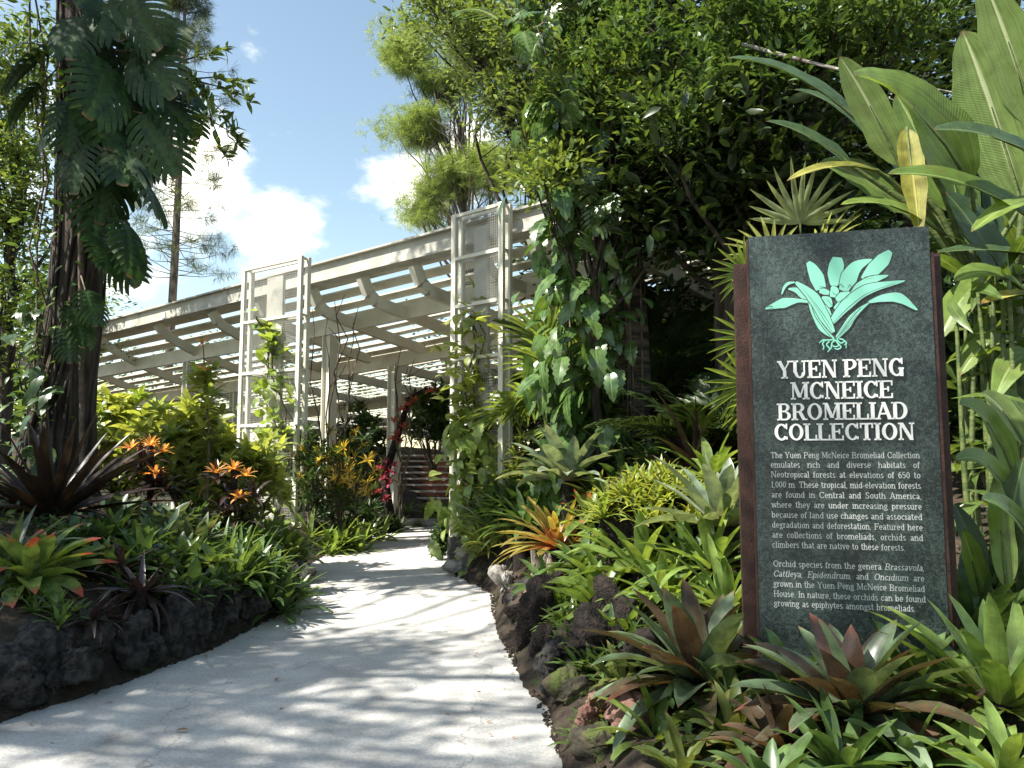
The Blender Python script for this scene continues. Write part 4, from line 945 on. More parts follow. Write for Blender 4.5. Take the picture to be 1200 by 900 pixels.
for (px, py, l) in [(132, 30, 100), (150, 70, 110), (160, 20, 95), (172, 90, 100), (140, 110, 105), (165, 140, 110), (125, 150, 95), (150, 180, 105), (172, 190, 95), (135, 210, 90), (160, 225, 90), (120, 235, 85), (120, 60, 100), (185, 50, 85), (112, 10, 90), (182, 130, 85), (142, 262, 85), (150, 285, 80), (128, 300, 75), (175, 160, 90), (190, 100, 80), (120, 180, 95), (140, 60, 100)]:
    _sp.append((px + 14 - l * .22, py - l * .30, _rg.uniform(8.2, 8.8), l, _rg.normal(-.55, .4), _rg.normal(-.95, .25), _rg.normal(.1, .5)))
_sp += [(118, 282, 8.3, 72, -.8, -.55, -.5), (98, 165, 8.25, 72, -1.5, -1.15, 0), (72, 125, 8.3, 65, -1.9, -1.0, .3), (90, 120, 8.3, 75, -1.2, -1.1, -.2), (85, 360, 8.4, 55, -.5, -.9, 0), (100, 340, 8.4, 50, -.6, -.9, .2), (58, 60, 8.4, 80, -2.6, -.8, .2), (30, 50, 8.4, 80, -2.2, -.7, 0), (48, 100, 8.4, 70, -2.9, -.9, 0), (95, 20, 8.3, 80, -1.3, -.9, .1), (80, 385, 8.5, 45, -.9, -1, .1)]
monstera('dark split leaved climber cascading down the right side of the tall left trunk', _sp, 4, _st)
vine('small leaved green creeper wrapped round the upper left of the dark left trunk', [ground(48, 8.75)] + [at(46, y, 8.72) for y in (450, 380, 300, 220, 140, 60, -20)], 'tree_mid', TL, 420, .15, .38, 21, el=-.3)
vine('bright young leaves sprouting on the left trunk near the top of the picture', [at(50, 150, 8.6), at(52, 100, 8.5), at(50, 60, 8.4), at(66, 40, 8.4), at(78, 46, 8.4)], 'vine', TL, 110, .14, .17, 22, el=.1, name='sprouting_creeper')
vine('dark heart leaved creeper clinging low on the left trunk above the bronze sword plant', [ground(42, 8.6)] + [at(44, y, 8.55) for y in (480, 440, 400, 360)], 'shrubdark', TP, 46, .24, .22, 23, name='heart_leaf_creeper')

# the pine behind the shade house
def pine():
    b = Vector((xcol(205, 30), 30, float(H(xcol(205, 30), 30)))); rg = np.random.RandomState(8)
    root = empty('thin_pine_tree', b, 'tall thin pine with sparse needled branches against the clouds', 'tree')
    T = [b + Vector((0, 0, -.2)), at(197, 440, 30), at(205, 300, 30), at(210, 200, 30), at(214, 110, 30), at(216, 40, 30), at(217, -40, 30), at(217, -90, 30)]
    B = Batch(); B.tube(T, [.19, .175, .155, .13, .10, .07, .04, .015], 10); B.build('trunk', M['barkpale'], root, b)
    LB = Batch(); FB = Batch(); Tf = t_tuft(20, .035, 4, (-1.0, .8), 1.2)
    A = np.array([p[:] for p in T]); zs = A[:, 2]
    for i in range(170):
        py = rg.uniform(-70, 330); z = at(205, py, 30).z; c = np.array([np.interp(z, zs, A[:, k]) for k in range(3)])
        az = rg.uniform(0, 6.28); full = np.clip((330 - py) / 330, 0, 1)
        ln = rg.uniform(.5, 1) * (2.4 if py > 60 else np.interp(py, [-80, 60], [.6, 1.5])) 
        el = rg.normal(.12 if py > 100 else .5, .2); e = c + np.array([math.cos(az) * math.cos(el), math.sin(az) * math.cos(el), math.sin(el)]) * ln
        LB.tube([Vector(c), Vector((c + e) / 2) + Vector((0, 0, -.06 * ln)), Vector(e)], [.022, .014, .006], 4)
        m = int(rg.uniform(6, 12) if py < 60 else rg.uniform(4, 9)); t = rg.uniform(.35, 1.05, m) if py < 60 else rg.uniform(.65, 1.05, m); pos = c + (e - c) * t[:, None] + rg.normal(0, .10, (m, 3))
        scatter(FB, Tf, pos, az + rg.normal(0, .8, m), rg.normal(.1, .4, m), 0, .55 * rg.uniform(.6, 1.1, m), rg.rand(m))
    LB.build('branches', M['twig'], root, b); FB.build('needles', M['needle'], root, b)
pine()

# ------------------------------------------------------------------ trees behind and to the right
def G(px, py, d): return at(px, py, d)
def rx(px, d): return px * d / 900
tree('bushy sunlit tree seen through the climbers at the left edge', ground(5, 15), 7, .16, [(at(10, 250, 15), (rx(75, 15), 1.4, rx(190, 15)), 110), (at(-20, 120, 15), (rx(80, 15), 1.3, rx(130, 15)), 70)], 'tree_bright', .17, 60, 31, limbs=10)
tree('small leafy tree standing left of the shade house behind the dark trunk', ground(40, 20), 5.2, .14, [(at(45, 370, 20), (rx(70, 20), 1.6, rx(75, 20)), 46)], 'tree_bright', .2, 45, 32, limbs=9)
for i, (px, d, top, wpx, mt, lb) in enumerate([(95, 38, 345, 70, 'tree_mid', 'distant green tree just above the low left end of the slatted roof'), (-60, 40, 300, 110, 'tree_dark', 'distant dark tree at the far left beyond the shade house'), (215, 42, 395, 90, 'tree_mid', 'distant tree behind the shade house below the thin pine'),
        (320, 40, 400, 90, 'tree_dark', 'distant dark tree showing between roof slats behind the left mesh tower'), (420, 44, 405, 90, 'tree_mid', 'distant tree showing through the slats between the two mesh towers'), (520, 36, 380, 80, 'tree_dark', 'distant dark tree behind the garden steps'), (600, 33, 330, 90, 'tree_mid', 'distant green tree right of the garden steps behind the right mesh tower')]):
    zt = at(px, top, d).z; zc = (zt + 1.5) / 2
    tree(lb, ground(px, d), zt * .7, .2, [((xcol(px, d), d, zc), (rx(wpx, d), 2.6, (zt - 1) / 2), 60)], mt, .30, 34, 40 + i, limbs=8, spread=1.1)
# feathery tree over the right tower
tree('tall airy tree with pale feathery clumps against the sky above the right mesh tower', ground(575, 26), 13, .22,
     [(at(500, 150, 26), (rx(38, 26), 1.2, rx(14, 26)), 13), (at(476, 62, 26), (rx(24, 26), 1, rx(24, 26)), 12), (at(522, 98, 26), (rx(26, 26), 1, rx(16, 26)), 9), (at(525, 212, 26), (rx(26, 26), 1, rx(22, 26)), 13), (at(505, 243, 26), (rx(18, 26), 1, rx(14, 26)), 7), (at(575, 200, 26), (rx(34, 26), 1.4, rx(24, 26)), 16), (at(560, 50, 26), (rx(34, 26), 1.5, rx(40, 26)), 18)],
     'feather', .27, 150, 51, T=TT, limbs=7, spread=.80, bark='barkpale', lean=(-1.4, 0), elm=.5)
# leafy tree in front of it
tree('dense small leaved sunlit tree filling the sky beside the hanging climbers', ground(668, 14), 9.5, .17,
     [(at(560, 30, 13.5), (rx(70, 13.5), 1.3, rx(70, 13.5)), 42), (at(600, 110, 13.5), (rx(60, 13.5), 1.2, rx(70, 13.5)), 42), (at(640, 190, 13.5), (rx(45, 13.5), 1.1, rx(60, 13.5)), 32), (at(500, 0, 13.5), (rx(40, 13.5), 1, rx(30, 13.5)), 14), (at(680, 40, 13.5), (rx(80, 13.5), 1.5, rx(90, 13.5)), 42)],
     'tree_bright', .14, 80, 52, T=TL, limbs=10, lean=(-.6, 0), spread=.56)
# palm trunk
def trunk_tree():
    b = ground(741, 9.2); rg = np.random.RandomState(6); root = empty('ringed_trunk_tree', b, 'dark ringed trunk rising from the right bed between the creepers and the sign', 'tree')
    B = Batch(); n = 30; pts = [b + Vector((.05 * math.sin(i * .3) - .06 * i / n * 2, 0, 9.0 * i / n - .2)) for i in range(n + 1)]
    B.tube(pts, [(.205 - .05 * i / n) * (1 + .3 * max(0, 1 - i / 3)) * (1 + .035 * (i % 2)) for i in range(n + 1)], 16); B.build('trunk', M['barkpalm'], root, b)
    FB = Batch(); LB = Batch()
    for c, rr, nc in (((xcol(760, 9), 9.0, 7.6), (1.9, 1.6, 1.2), 50), ((xcol(700, 8.6), 8.8, 7.2), (1.2, 1.2, .9), 30), ((xcol(850, 9), 9.4, 6.4), (1.7, 1.3, 1.3), 48)):
        u = rg.normal(0, 1, (nc, 3)); u /= np.linalg.norm(u, axis=1)[:, None]; u *= (rg.rand(nc) ** .4)[:, None]; cc = np.array(c) + u * np.array(rr)
        for i in range(nc):
            m = 46; q = rg.normal(0, 1, (m, 3)) * [.3, .3, .18]; scatter(FB, TL, cc[i] + q, np.arctan2(q[:, 1], q[:, 0]) + rg.normal(0, .7, m), rg.normal(0, .4, m), rg.normal(0, .5, m), .15 * rg.uniform(.6, 1.2, m), rg.rand(m))
            if i % 4 == 0: limb(LB, pts[20 + i % 9], cc[i], .05, .01, rg)
    LB.build('limbs', M['bark'], root, b); FB.build('crown', M['tree_dark'], root, b)
    B = Batch(); 
    for k in range(5):
        x = rg.uniform(-.12, .12); B.tube([b + Vector((x, -.24, .2)), b + Vector((x + rg.normal(0, .05), -.22, 1.6)), b + Vector((x + rg.normal(0, .05), -.21, 3.4))], .012, 5)
    B.build('aerial_root', M['twig'], root, b)
trunk_tree()
# dark wood behind the right bed
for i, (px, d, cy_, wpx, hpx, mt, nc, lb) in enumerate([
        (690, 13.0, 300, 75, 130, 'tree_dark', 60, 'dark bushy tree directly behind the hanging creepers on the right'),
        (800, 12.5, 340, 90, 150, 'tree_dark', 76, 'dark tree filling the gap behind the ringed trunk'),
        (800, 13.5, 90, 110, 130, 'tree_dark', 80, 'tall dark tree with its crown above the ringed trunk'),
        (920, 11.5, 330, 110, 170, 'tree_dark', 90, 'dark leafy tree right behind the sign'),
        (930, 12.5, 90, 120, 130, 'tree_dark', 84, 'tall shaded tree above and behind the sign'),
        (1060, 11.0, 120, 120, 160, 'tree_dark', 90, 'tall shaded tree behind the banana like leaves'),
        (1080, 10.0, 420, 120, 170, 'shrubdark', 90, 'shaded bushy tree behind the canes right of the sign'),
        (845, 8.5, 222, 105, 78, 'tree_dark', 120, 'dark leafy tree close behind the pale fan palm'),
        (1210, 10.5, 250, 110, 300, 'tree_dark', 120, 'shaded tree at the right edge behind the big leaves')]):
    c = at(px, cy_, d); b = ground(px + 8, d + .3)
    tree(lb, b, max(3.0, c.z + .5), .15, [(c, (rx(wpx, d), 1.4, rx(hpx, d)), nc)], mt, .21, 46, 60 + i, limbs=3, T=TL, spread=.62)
# the wood beyond, one mass of leaves
def wood():
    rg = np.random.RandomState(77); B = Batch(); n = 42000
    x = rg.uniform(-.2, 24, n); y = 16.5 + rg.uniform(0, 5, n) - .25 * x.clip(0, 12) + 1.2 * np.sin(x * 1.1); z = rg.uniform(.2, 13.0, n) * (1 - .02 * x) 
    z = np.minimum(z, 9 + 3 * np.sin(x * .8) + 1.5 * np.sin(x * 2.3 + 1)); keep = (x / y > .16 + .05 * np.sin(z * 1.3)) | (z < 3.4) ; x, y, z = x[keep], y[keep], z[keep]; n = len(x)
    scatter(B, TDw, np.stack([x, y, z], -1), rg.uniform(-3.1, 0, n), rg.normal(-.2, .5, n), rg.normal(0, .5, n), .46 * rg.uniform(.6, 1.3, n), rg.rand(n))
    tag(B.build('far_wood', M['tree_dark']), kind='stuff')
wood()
def wood_west():
    rg = np.random.RandomState(78); B = Batch(); n = 26000
    x = rg.uniform(-60, -11, n); y = rg.uniform(0, 5, n) + 27 - .25 * (x + 11) * .2 + 1.5 * np.sin(x * .9); z = rg.uniform(.3, 8.5, n); z = np.minimum(z, 6 + 1.6 * np.sin(x * .7) + 1.0 * np.sin(x * 2.1))
    keep = x / y < -.57; x, y, z = x[keep], y[keep], z[keep]; n = len(x)
    scatter(B, TDw, np.stack([x, y, z], -1), rg.uniform(-3.1, 0, n), rg.normal(-.2, .5, n), rg.normal(0, .5, n), .55 * rg.uniform(.6, 1.3, n), rg.rand(n)); tag(B.build('far_wood', M['tree_mid']), kind='stuff')
wood_west()
# branches that overhang the sign
_sl = tree('slender tree reaching sunlit sprays of small narrow leaves over the sign', ground(905, 8.3), 7.2, .09,
     [(at(820, 60, 7.6), (rx(65, 7.6), .8, rx(70, 7.6)), 20), (at(900, 70, 7.4), (rx(80, 7.4), .8, rx(70, 7.4)), 26), (at(980, 30, 7.2), (rx(80, 7.2), .8, rx(45, 7.2)), 24), (at(790, 150, 7.6), (rx(55, 7.6), .7, rx(40, 7.6)), 14), (at(1060, 20, 7.0), (rx(60, 7), .7, rx(40, 7)), 14), (at(730, 60, 8), (rx(60, 8), .7, rx(70, 8)), 20)],
     'tree_mid', .115, 85, 71, T=TL, limbs=4, bark='bark', spread=.36, elm=.3, wob=.012)
_bb = Batch(); _bb.tube([at(870, 52, 7.2), at(945, 72, 6.6), at(1035, 94, 6.3), at(1115, 108, 6.1)], [.022, .017, .013, .008], 6); _bb.tube([at(985, 83, 6.45), at(1010, 105, 6.3), at(1050, 118, 6.25)], [.008, .006, .003], 5)
_bb.build('bare_branch', M['greyrock'], _sl, _sl.location)
tree('slim tree with tufts of sunlit leaves in front of the ringed trunk top', ground(700, 8.6), 6.4, .06,
     [(at(735, 130, 8.2), (rx(45, 8.2), .5, rx(40, 8.2)), 20), (at(690, 95, 8.2), (rx(45, 8.2), .5, rx(40, 8.2)), 18), (at(640, 215, 8.2), (rx(38, 8.2), .4, rx(40, 8.2)), 14), (at(800, 185, 8.2), (rx(50, 8.2), .5, rx(26, 8.2)), 14)],
     'tree_bright', .12, 50, 72, T=TL, limbs=4, bark='bark', spread=.36, elm=.35, wob=.012)
# shade tree whose crown hangs over the path from the left, outside the picture
tree('broad shade tree over the left of the path throwing dappled shade', (-10.5, 3.0, .6), 9.5, .28,
     [((-10.6, 1.6, 11.4), (2.5, 1.9, 1.0), 17), ((-8.8, 2.6, 11.6), (1.8, 1.3, .8), 9), ((-10.6, 4.2, 9.0), (2.2, 1.5, 1.4), 34), ((-9.2, .0, 11.6), (2.2, 1.3, .8), 10), ((-4.9, .4, 11), (1.6, 1.2, .7), 7)], 'tree_dark', .17, 75, 81, T=TL, limbs=16, spread=.72)

# ------------------------------------------------------------------ climbers and palms of the right bed
P_ = [at(668, y, 8.7) for y in (430, 340, 250, 160, 70, -10)]
vine('big leaved creeper hanging in a sunlit curtain left of the ringed trunk', [ground(668, 8.9)] + P_, 'philo', TP, 560, .33, [.3, .5, .42, .40, .42, .46, .5], 91, el=-.85, az=-2.0, azs=.8, nst=4)
vine('dark glossy creeper thickly wrapping the lower ringed trunk on its left side', [ground(712, 8.95)] + [at(708 + 2 * k, 470 - 52 * k, 8.85) for k in range(7)], 'philo', TP, 210, .27, .26, 95, el=-.95, az=-1.9, azs=.8, nst=3, name='trunk_creeper')
vine('small leaved dark creeper climbing the ringed trunk top into the canopy', [at(735, 330 - 50 * k, 8.9) for k in range(7)], 'tree_mid', TL, 420, .16, .34, 96, el=-.5, nst=2, name='canopy_creeper')
vine('sunlit split leaves draped high over the big leaved creeper', [at(690, 240, 8.5), at(680, 150, 8.4), at(660, 90, 8.3), at(640, 30, 8.2), at(700, 0, 8.2)], 'philo', TM, 26, .5, .4, 92, el=-1.0, az=-2.0, azs=.6, name='split_leaf_creeper')
vine('pale leaved creeper low beside the right mesh tower', [ground(655, 9.6)] + [at(650 + 4 * k, 470 - 34 * k, 9.4) for k in range(4)], 'vine', TP, 46, .30, .32, 93, el=-.8, az=-1.8, azs=.7, name='pale_creeper')
def fan_palm(label, base, leaves, mat, T, seed, trunk_r=.05):
    rg = np.random.RandomState(seed); root = empty('fan_palm', base, label, 'palm'); B = Batch(); FB = Batch(); hub = Vector(base) + Vector((0, 0, .35))
    B.tube([Vector(base) - Vector((0, 0, .1)), hub], [trunk_r * 1.3, trunk_r], 8)
    for (px, py, d, rpx, az, el, roll) in leaves:
        p = at(px, py, d); B.tube([hub, hub.lerp(p, .5) + Vector((0, 0, .12)), p], [.016, .012, .008], 5)
        scatter(FB, T, [p], az, el, roll, rpx * d / 900, 1.0); 
    B.build('stalks', M['cane'], root, base); FB.build('fans', M[mat], root, base)
fan_palm('yellow green fan palm spreading over the bed beside the right mesh tower', ground(655, 9.9), [(625, 470, 9.5, 70, -2.4, .1, .5), (640, 455, 9.3, 75, -1.9, -.1, .6), (680, 460, 9.4, 75, -1.0, .2, -.4), (655, 430, 9.6, 80, -2.0, .5, .3), (600, 480, 9.5, 62, -2.8, -.2, .4), (690, 490, 9.2, 70, -.6, 0, -.3), (665, 500, 9.0, 62, -1.6, -.3, .2), (640, 400, 9.7, 70, -2.2, .7, .2)], 'palm', TF, 101)
fan_palm('pale stiff fan palm behind the top of the sign', ground(940, 5.9), [(938, 262, 5.6, 78, -1.57, 1.25, 0), (905, 300, 5.6, 62, -2.7, .45, .3), (965, 290, 5.8, 60, -.5, .7, -.2)], 'palmsilver', TF3, 102)
fan_palm('green fan palm with fingers poking out left of the sign', ground(905, 5.2), [(876, 318, 5.0, 50, -2.9, .0, 1.1), (882, 395, 4.9, 58, -3.0, -.1, 1.0), (880, 448, 4.9, 66, -3.0, -.25, 1.0), (890, 470, 5.0, 56, -2.8, -.4, .6)], 'palm', TF3, 103)
for (lb, px, py, d, lpx, seed, els) in (('dark feather palm under the trees left of the sign', 830, 470, 8.0, 170, 1, .75), ('dark feather palm in the shade behind the right bed', 770, 430, 10.3, 170, 2, .8), ('dark feather palm between ringed trunk and mesh tower', 700, 420, 10.6, 170, 3, .8)):
    b = ground(px, d); rg = np.random.RandomState(seed); root = empty('feather_palm', b, lb, 'palm'); FB = Batch(); n = 15
    scatter(FB, TFr, [b + Vector((0, 0, .25))] * n, np.arange(n) * 2.4, rg.uniform(.25, 1.2, n), rg.normal(0, .2, n), lpx * d / 900 * rg.uniform(.8, 1.15, n), rg.rand(n)); FB.build('fronds', M['tree_dark'], root, b)
    B = Batch(); B.tube([b - Vector((0, 0, .1)), b + Vector((0, 0, .3))], [.09, .06], 8); B.build('trunk', M['barkpalm'], root, b)

# ------------------------------------------------------------------ the giant leaves over the sign
def banana():
    b = ground(1175, 5.3); root = empty('giant_leaf_plant', b, 'giant banana like plant with broad leaves arching over the right of the sign', 'plant')
    st = [at(1150, 345, 5.3), at(1190, 330, 5.1), at(1210, 360, 4.9)]
    B = Batch()
    for s in st: B.tube([b + Vector((s.x - b.x, s.y - b.y, 0)) * .6, (b + s) / 2 + Vector((s.x - b.x, s.y - b.y, 0)) * .3, s], [.07, .055, .035], 9)
    B.build('stem', M['cane'], root, b)
    Lf = [((1198, 240, 5.1), (1128, 36, 5.0), 70, 'bananapale', .06, (-.75, -.6, .3), 0), ((1215, 150, 4.9), (1150, -30, 4.8), 52, 'bananapale', .06, (-.8, -.55, .2), 1), ((1138, 218, 4.9), (1000, 88, 4.5), 80, 'banana', .14, (-.5, -.72, .5), 0),
          ((1055, 195, 5.3), (984, 66, 5.2), 40, 'bananapale', .05, (-.7, -.65, .3), 0), ((1225, 190, 4.5), (1094, 152, 4.3), 42, 'bananadark', .08, (-.2, -.75, .65), 1), ((1225, 268, 4.5), (1040, 204, 4.3), 48, 'banana', .10, (-.2, -.7, .7), 2),
          ((1062, 150, 5.1), (1078, 278, 4.9), 28, 'bananayellow', .06, (-.3, -.95, .2), 0), ((1005, 140, 5.4), (852, 68, 5.3), 44, 'bananadark', .10, (-.2, -.6, .75), 0), ((1028, 200, 5.0), (922, 212, 4.9), 22, 'bananayellow', .10, (-.1, -.6, .8), 0),
          ((1000, 196, 5.3), (898, 142, 5.2), 30, 'bananadark', .08, (-.2, -.7, .7), 0), ((1225, 235, 4.4), (1138, 272, 4.3), 26, 'banana', .10, (-.2, -.6, .75), 2), ((1215, 300, 4.8), (1098, 296, 4.7), 30, 'bananadark', .04, (-.1, -.5, .85), 2),
          ((1215, 345, 4.6), (1150, 356, 4.4), 22, 'bananayellow', .05, (-.1, -.5, .85), 2), ((1130, 280, 5.4), (1100, 120, 5.6), 60, 'banana', .02, (.3, -.9, .3), 0), ((1060, 250, 5.4), (960, 190, 5.5), 46, 'banana', .1, (-.3, -.7, .6), 0),
          ((1180, 330, 5.0), (1108, 225, 5.0), 52, 'bananadark', .06, (.1, -.9, .4), 1), ((1225, 300, 5.2), (1150, 180, 5.2), 44, 'banana', .1, (-.6, -.6, .5), 1)]
    Lf += [((1120, 250, 5.5), (1050, 110, 5.6), 50, 'banana', .04, (-.5, -.8, .3), 0), ((1190, 300, 5.5), (1165, 150, 5.6), 50, 'bananadark', .05, (-.5, -.8, .3), 1), ((1100, 270, 5.0), (985, 240, 4.9), 30, 'banana', .12, (-.2, -.6, .75), 0), ((1160, 330, 4.9), (1100, 400, 4.8), 34, 'banana', .16, (-.3, -.7, .6), 1),
           ((1200, 340, 4.7), (1118, 330, 4.5), 34, 'banana', .14, (-.1, -.7, .7), 2), ((1190, 400, 4.9), (1125, 440, 4.7), 30, 'bananapale', .16, (-.2, -.7, .7), 2), ((1215, 420, 4.7), (1165, 470, 4.5), 34, 'banana', .2, (-.2, -.7, .7), 2), ((1080, 230, 5.7), (930, 105, 5.8), 32, 'bananadark', .14, (-.2, -.6, .75), 0)]
    for i, (a, c, wpx, mt, sag, nrm, si) in enumerate(Lf):
        bigleaf(root, at(*a), at(*c), wpx * a[2] / 900, mt, sag, nrm, root_o=b, stalk=st[si], seed=i)
banana()
def canes():
    b = ground(1150, 4.9); rg = np.random.RandomState(14); root = empty('ginger_canes', b, 'clump of yellow green ringed canes right of the sign under the giant leaves', 'plant'); B = Batch()
    for i in range(10):
        x = rg.uniform(1118, 1195); d = rg.uniform(4.5, 5.6); p = ground(x, d); q = at(x + rg.normal(-6, 14), rg.uniform(290, 380), d)
        B.tube([p - Vector((0, 0, .05)), p.lerp(q, .5) + Vector((rg.normal(0, .03), 0, 0)), q], [.020, .018, .012], 7, rg.rand())
    B.build('canes', M['cane'], root, b)
    FB = Batch(); n = 110
    pos = [at(rg.uniform(1108, 1210), rg.uniform(290, 600), rg.uniform(4.5, 5.8)) for _ in range(n)]
    scatter(FB, TLn, pos, rg.uniform(-3.6, .4, n), rg.normal(-.1, .5, n), rg.normal(0, .5, n), .42 * rg.uniform(.6, 1.2, n), rg.rand(n)); FB.build('foliage', M['palm'], root, b)
canes()
def lily():
    b = ground(1185, 4.2); root = empty('strap_leaf_lily', b, 'large strap leaved lily with arching pale green blades at the right edge', 'plant')
    for i, (a, c, wpx, mt, sag) in enumerate([((1190, 560, 4.1), (1124, 474, 3.9), 34, 'banana', .18), ((1195, 600, 4.0), (1120, 540, 3.8), 30, 'banana', .2), ((1170, 690, 4.0), (1200, 535, 3.9), 34, 'bananadark', .05), ((1150, 700, 4.1), (1128, 620, 4.0), 26, 'banana', .04), ((1180, 690, 3.9), (1165, 560, 3.9), 28, 'b_green', .03), ((1215, 640, 3.9), (1150, 585, 3.7), 28, 'b_green', .12), ((1200, 520, 4.2), (1150, 460, 4.2), 30, 'bananapale', .12), ((1160, 690, 4.3), (1118, 590, 4.4), 26, 'bananadark', .05)]):
        bigleaf(root, at(*a), at(*c), wpx * a[2] / 900, mt, sag, (-.2, -.8, .55), root_o=b, stalk=b + Vector((.0, 0, .1)), seed=40 + i, fold=.3)
lily()
# ------------------------------------------------------------------ climbers on the towers and columns
def tw(T, u, z, off=-.06): A, d, n, wd = T; p = A + d * (u * wd) + n * off; return Vector((p.x, p.y, z))
vine('pale green vine scrambling sparsely up the left mesh tower', [tw(TWL, .75, .4), tw(TWL, .7, 1.4), tw(TWL, .82, 2.0), tw(TWL, .6, 2.7), tw(TWL, .7, 3.2), tw(TWL, .5, 3.7), tw(TWL, .45, 4.0)], 'vine', TLw, 210, .27, [.6, .5, .38, .35, .28, .25, .2], 111, el=-.3, nst=3)
vine('bushy green creeper clump halfway up the right mesh tower', [tw(TWR, .4, .5), tw(TWR, .45, 1.8), tw(TWR, .4, 2.6), tw(TWR, .5, 3.2), tw(TWR, .4, 3.65)], 'shrub', TLw, 430, .22, [.05, .05, .34, .45, .34], 112, el=-.2, nst=3)
vine('dense light creeper covering the foot of the right mesh tower', [tw(TWR, .7, .4, -.2), tw(TWR, .6, 1.0, -.15), tw(TWR, .5, 1.6, -.1), tw(TWR, .55, 2.2, -.08)], 'vine', TP, 260, .25, [.6, .5, .42, .25], 113, el=-.6, nst=3)
def bare(label, px, d, tops, seed, base_py=None):
    b = ground(px, d); rg = np.random.RandomState(seed); root = empty('bare_climber', b, label, 'climbing plant'); B = Batch()
    for (tx, ty) in tops:
        q = at(tx, ty, d - .2); pts = [b + Vector((rg.normal(0, .1), 0, -.05))]
        for t in (.3, .5, .65, .8, .9): pts.append(b.lerp(q, t) + Vector((rg.normal(0, .09), rg.normal(0, .06), 0)))
        pts.append(q); B.tube(pts, [.020, .018, .016, .015, .013, .010, .006], 6)
        k = rg.randint(2, 5); e = pts[k] + Vector((rg.normal(0, .35), 0, rg.uniform(.3, .7))); B.tube([pts[k], pts[k].lerp(e, .5) + Vector((.04, 0, 0)), e], [.011, .009, .005], 5)
    B.build('stems', M['twig'], root, b)
bare('bare brown climber stems twisting up before the nearer roof column', 392, 14.6, [(366, 362), (392, 352), (404, 345), (420, 360), (384, 372), (414, 378)], 1)
bare('bare climber stems on the far roof column by the red bromeliads', 470, 16.6, [(470, 408), (486, 420), (478, 430), (464, 425)], 2)
# red bromeliads climbing the far column
def red_column():
    b = ground(464, 16.6); rg = np.random.RandomState(4); root = empty('bromeliad_post', b, 'mossy post studded with red and magenta bromeliads beside the far roof column', 'bromeliads on a post')
    B = Batch(); B.tube([b - Vector((0, 0, .1)), at(450, 560, 16.6), at(466, 510, 16.6), at(480, 466, 16.6), at(500, 455, 16.5)], [.10, .09, .08, .05, .03], 8); B.build('post', M['fernroot'], root, b)
    for nm, mt, sp in (('red_rosette', 'red', [(470, 480), (478, 474), (462, 492), (474, 500), (466, 508), (486, 468), (504, 458), (460, 514), (470, 516)]), ('magenta_rosette', 'magenta', [(452, 540), (446, 548), (458, 552), (450, 560), (456, 566), (444, 576), (452, 584), (462, 545)])):
        for (x, y) in sp:
            R_ = Batch(); p = at(x, y, 16.4); rosette_mesh(R_, p, rg, 12, .17, .045, (1.3, -.1), (.3, .9), 'strap', .3, 5); R_.build(nm, M[mt], root, b)
    R_ = Batch()
    for (x, y) in [(478, 500), (488, 486), (466, 530), (458, 560), (480, 510)]: rosette_mesh(R_, at(x, y, 16.6), rg, 12, .35, .04, (1.2, -.2), (.4, 1), 'strap', .3, 5)
    R_.build('green_rosettes', M['b_deep'], root, b)
red_column()
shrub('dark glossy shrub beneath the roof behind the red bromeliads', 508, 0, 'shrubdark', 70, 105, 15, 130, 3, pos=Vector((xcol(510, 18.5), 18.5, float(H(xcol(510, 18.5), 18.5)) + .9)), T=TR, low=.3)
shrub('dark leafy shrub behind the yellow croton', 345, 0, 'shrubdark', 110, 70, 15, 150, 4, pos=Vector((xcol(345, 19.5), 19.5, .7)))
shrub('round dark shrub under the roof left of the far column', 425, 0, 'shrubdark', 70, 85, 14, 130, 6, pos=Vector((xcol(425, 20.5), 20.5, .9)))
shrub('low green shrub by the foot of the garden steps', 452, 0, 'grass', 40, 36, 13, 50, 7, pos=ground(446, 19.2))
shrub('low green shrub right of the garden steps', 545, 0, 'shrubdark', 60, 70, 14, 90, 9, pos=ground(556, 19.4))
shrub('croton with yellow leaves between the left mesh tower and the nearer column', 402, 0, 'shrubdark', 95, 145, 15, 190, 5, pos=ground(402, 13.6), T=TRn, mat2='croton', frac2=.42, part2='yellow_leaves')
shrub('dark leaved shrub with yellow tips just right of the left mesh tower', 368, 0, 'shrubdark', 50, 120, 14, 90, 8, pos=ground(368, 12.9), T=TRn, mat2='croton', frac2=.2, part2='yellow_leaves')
clump('strappy green lilies edging the path beyond the left mesh tower', 392, 618, 'b_green', 14, 60, 12, 42, 5, 1, name='lily_clump', cat='lily clump', pos=ground(397, 12.8), n=11)
clump('light strappy clump where the left bed meets the path end', 425, 612, 'b_green', 10, 44, 10, 34, 4.5, 2, name='lily_clump', cat='lily clump', pos=ground(428, 14.6), n=11)
clump('low dark foliage under the red bromeliad post', 455, 600, 'shrubdark', 12, 50, 8, 26, 4, 3, name='low_plants', cat='low plants', pos=ground(452, 16.2), n=12)
clump('grassy edging along the far kerb below the steps', 480, 605, 'grass', 16, 90, 4, 16, 2.5, 4, name='grass_edging', cat='grass tuft', pos=Vector((xcol(492, 18), 18, .2)), n=14)

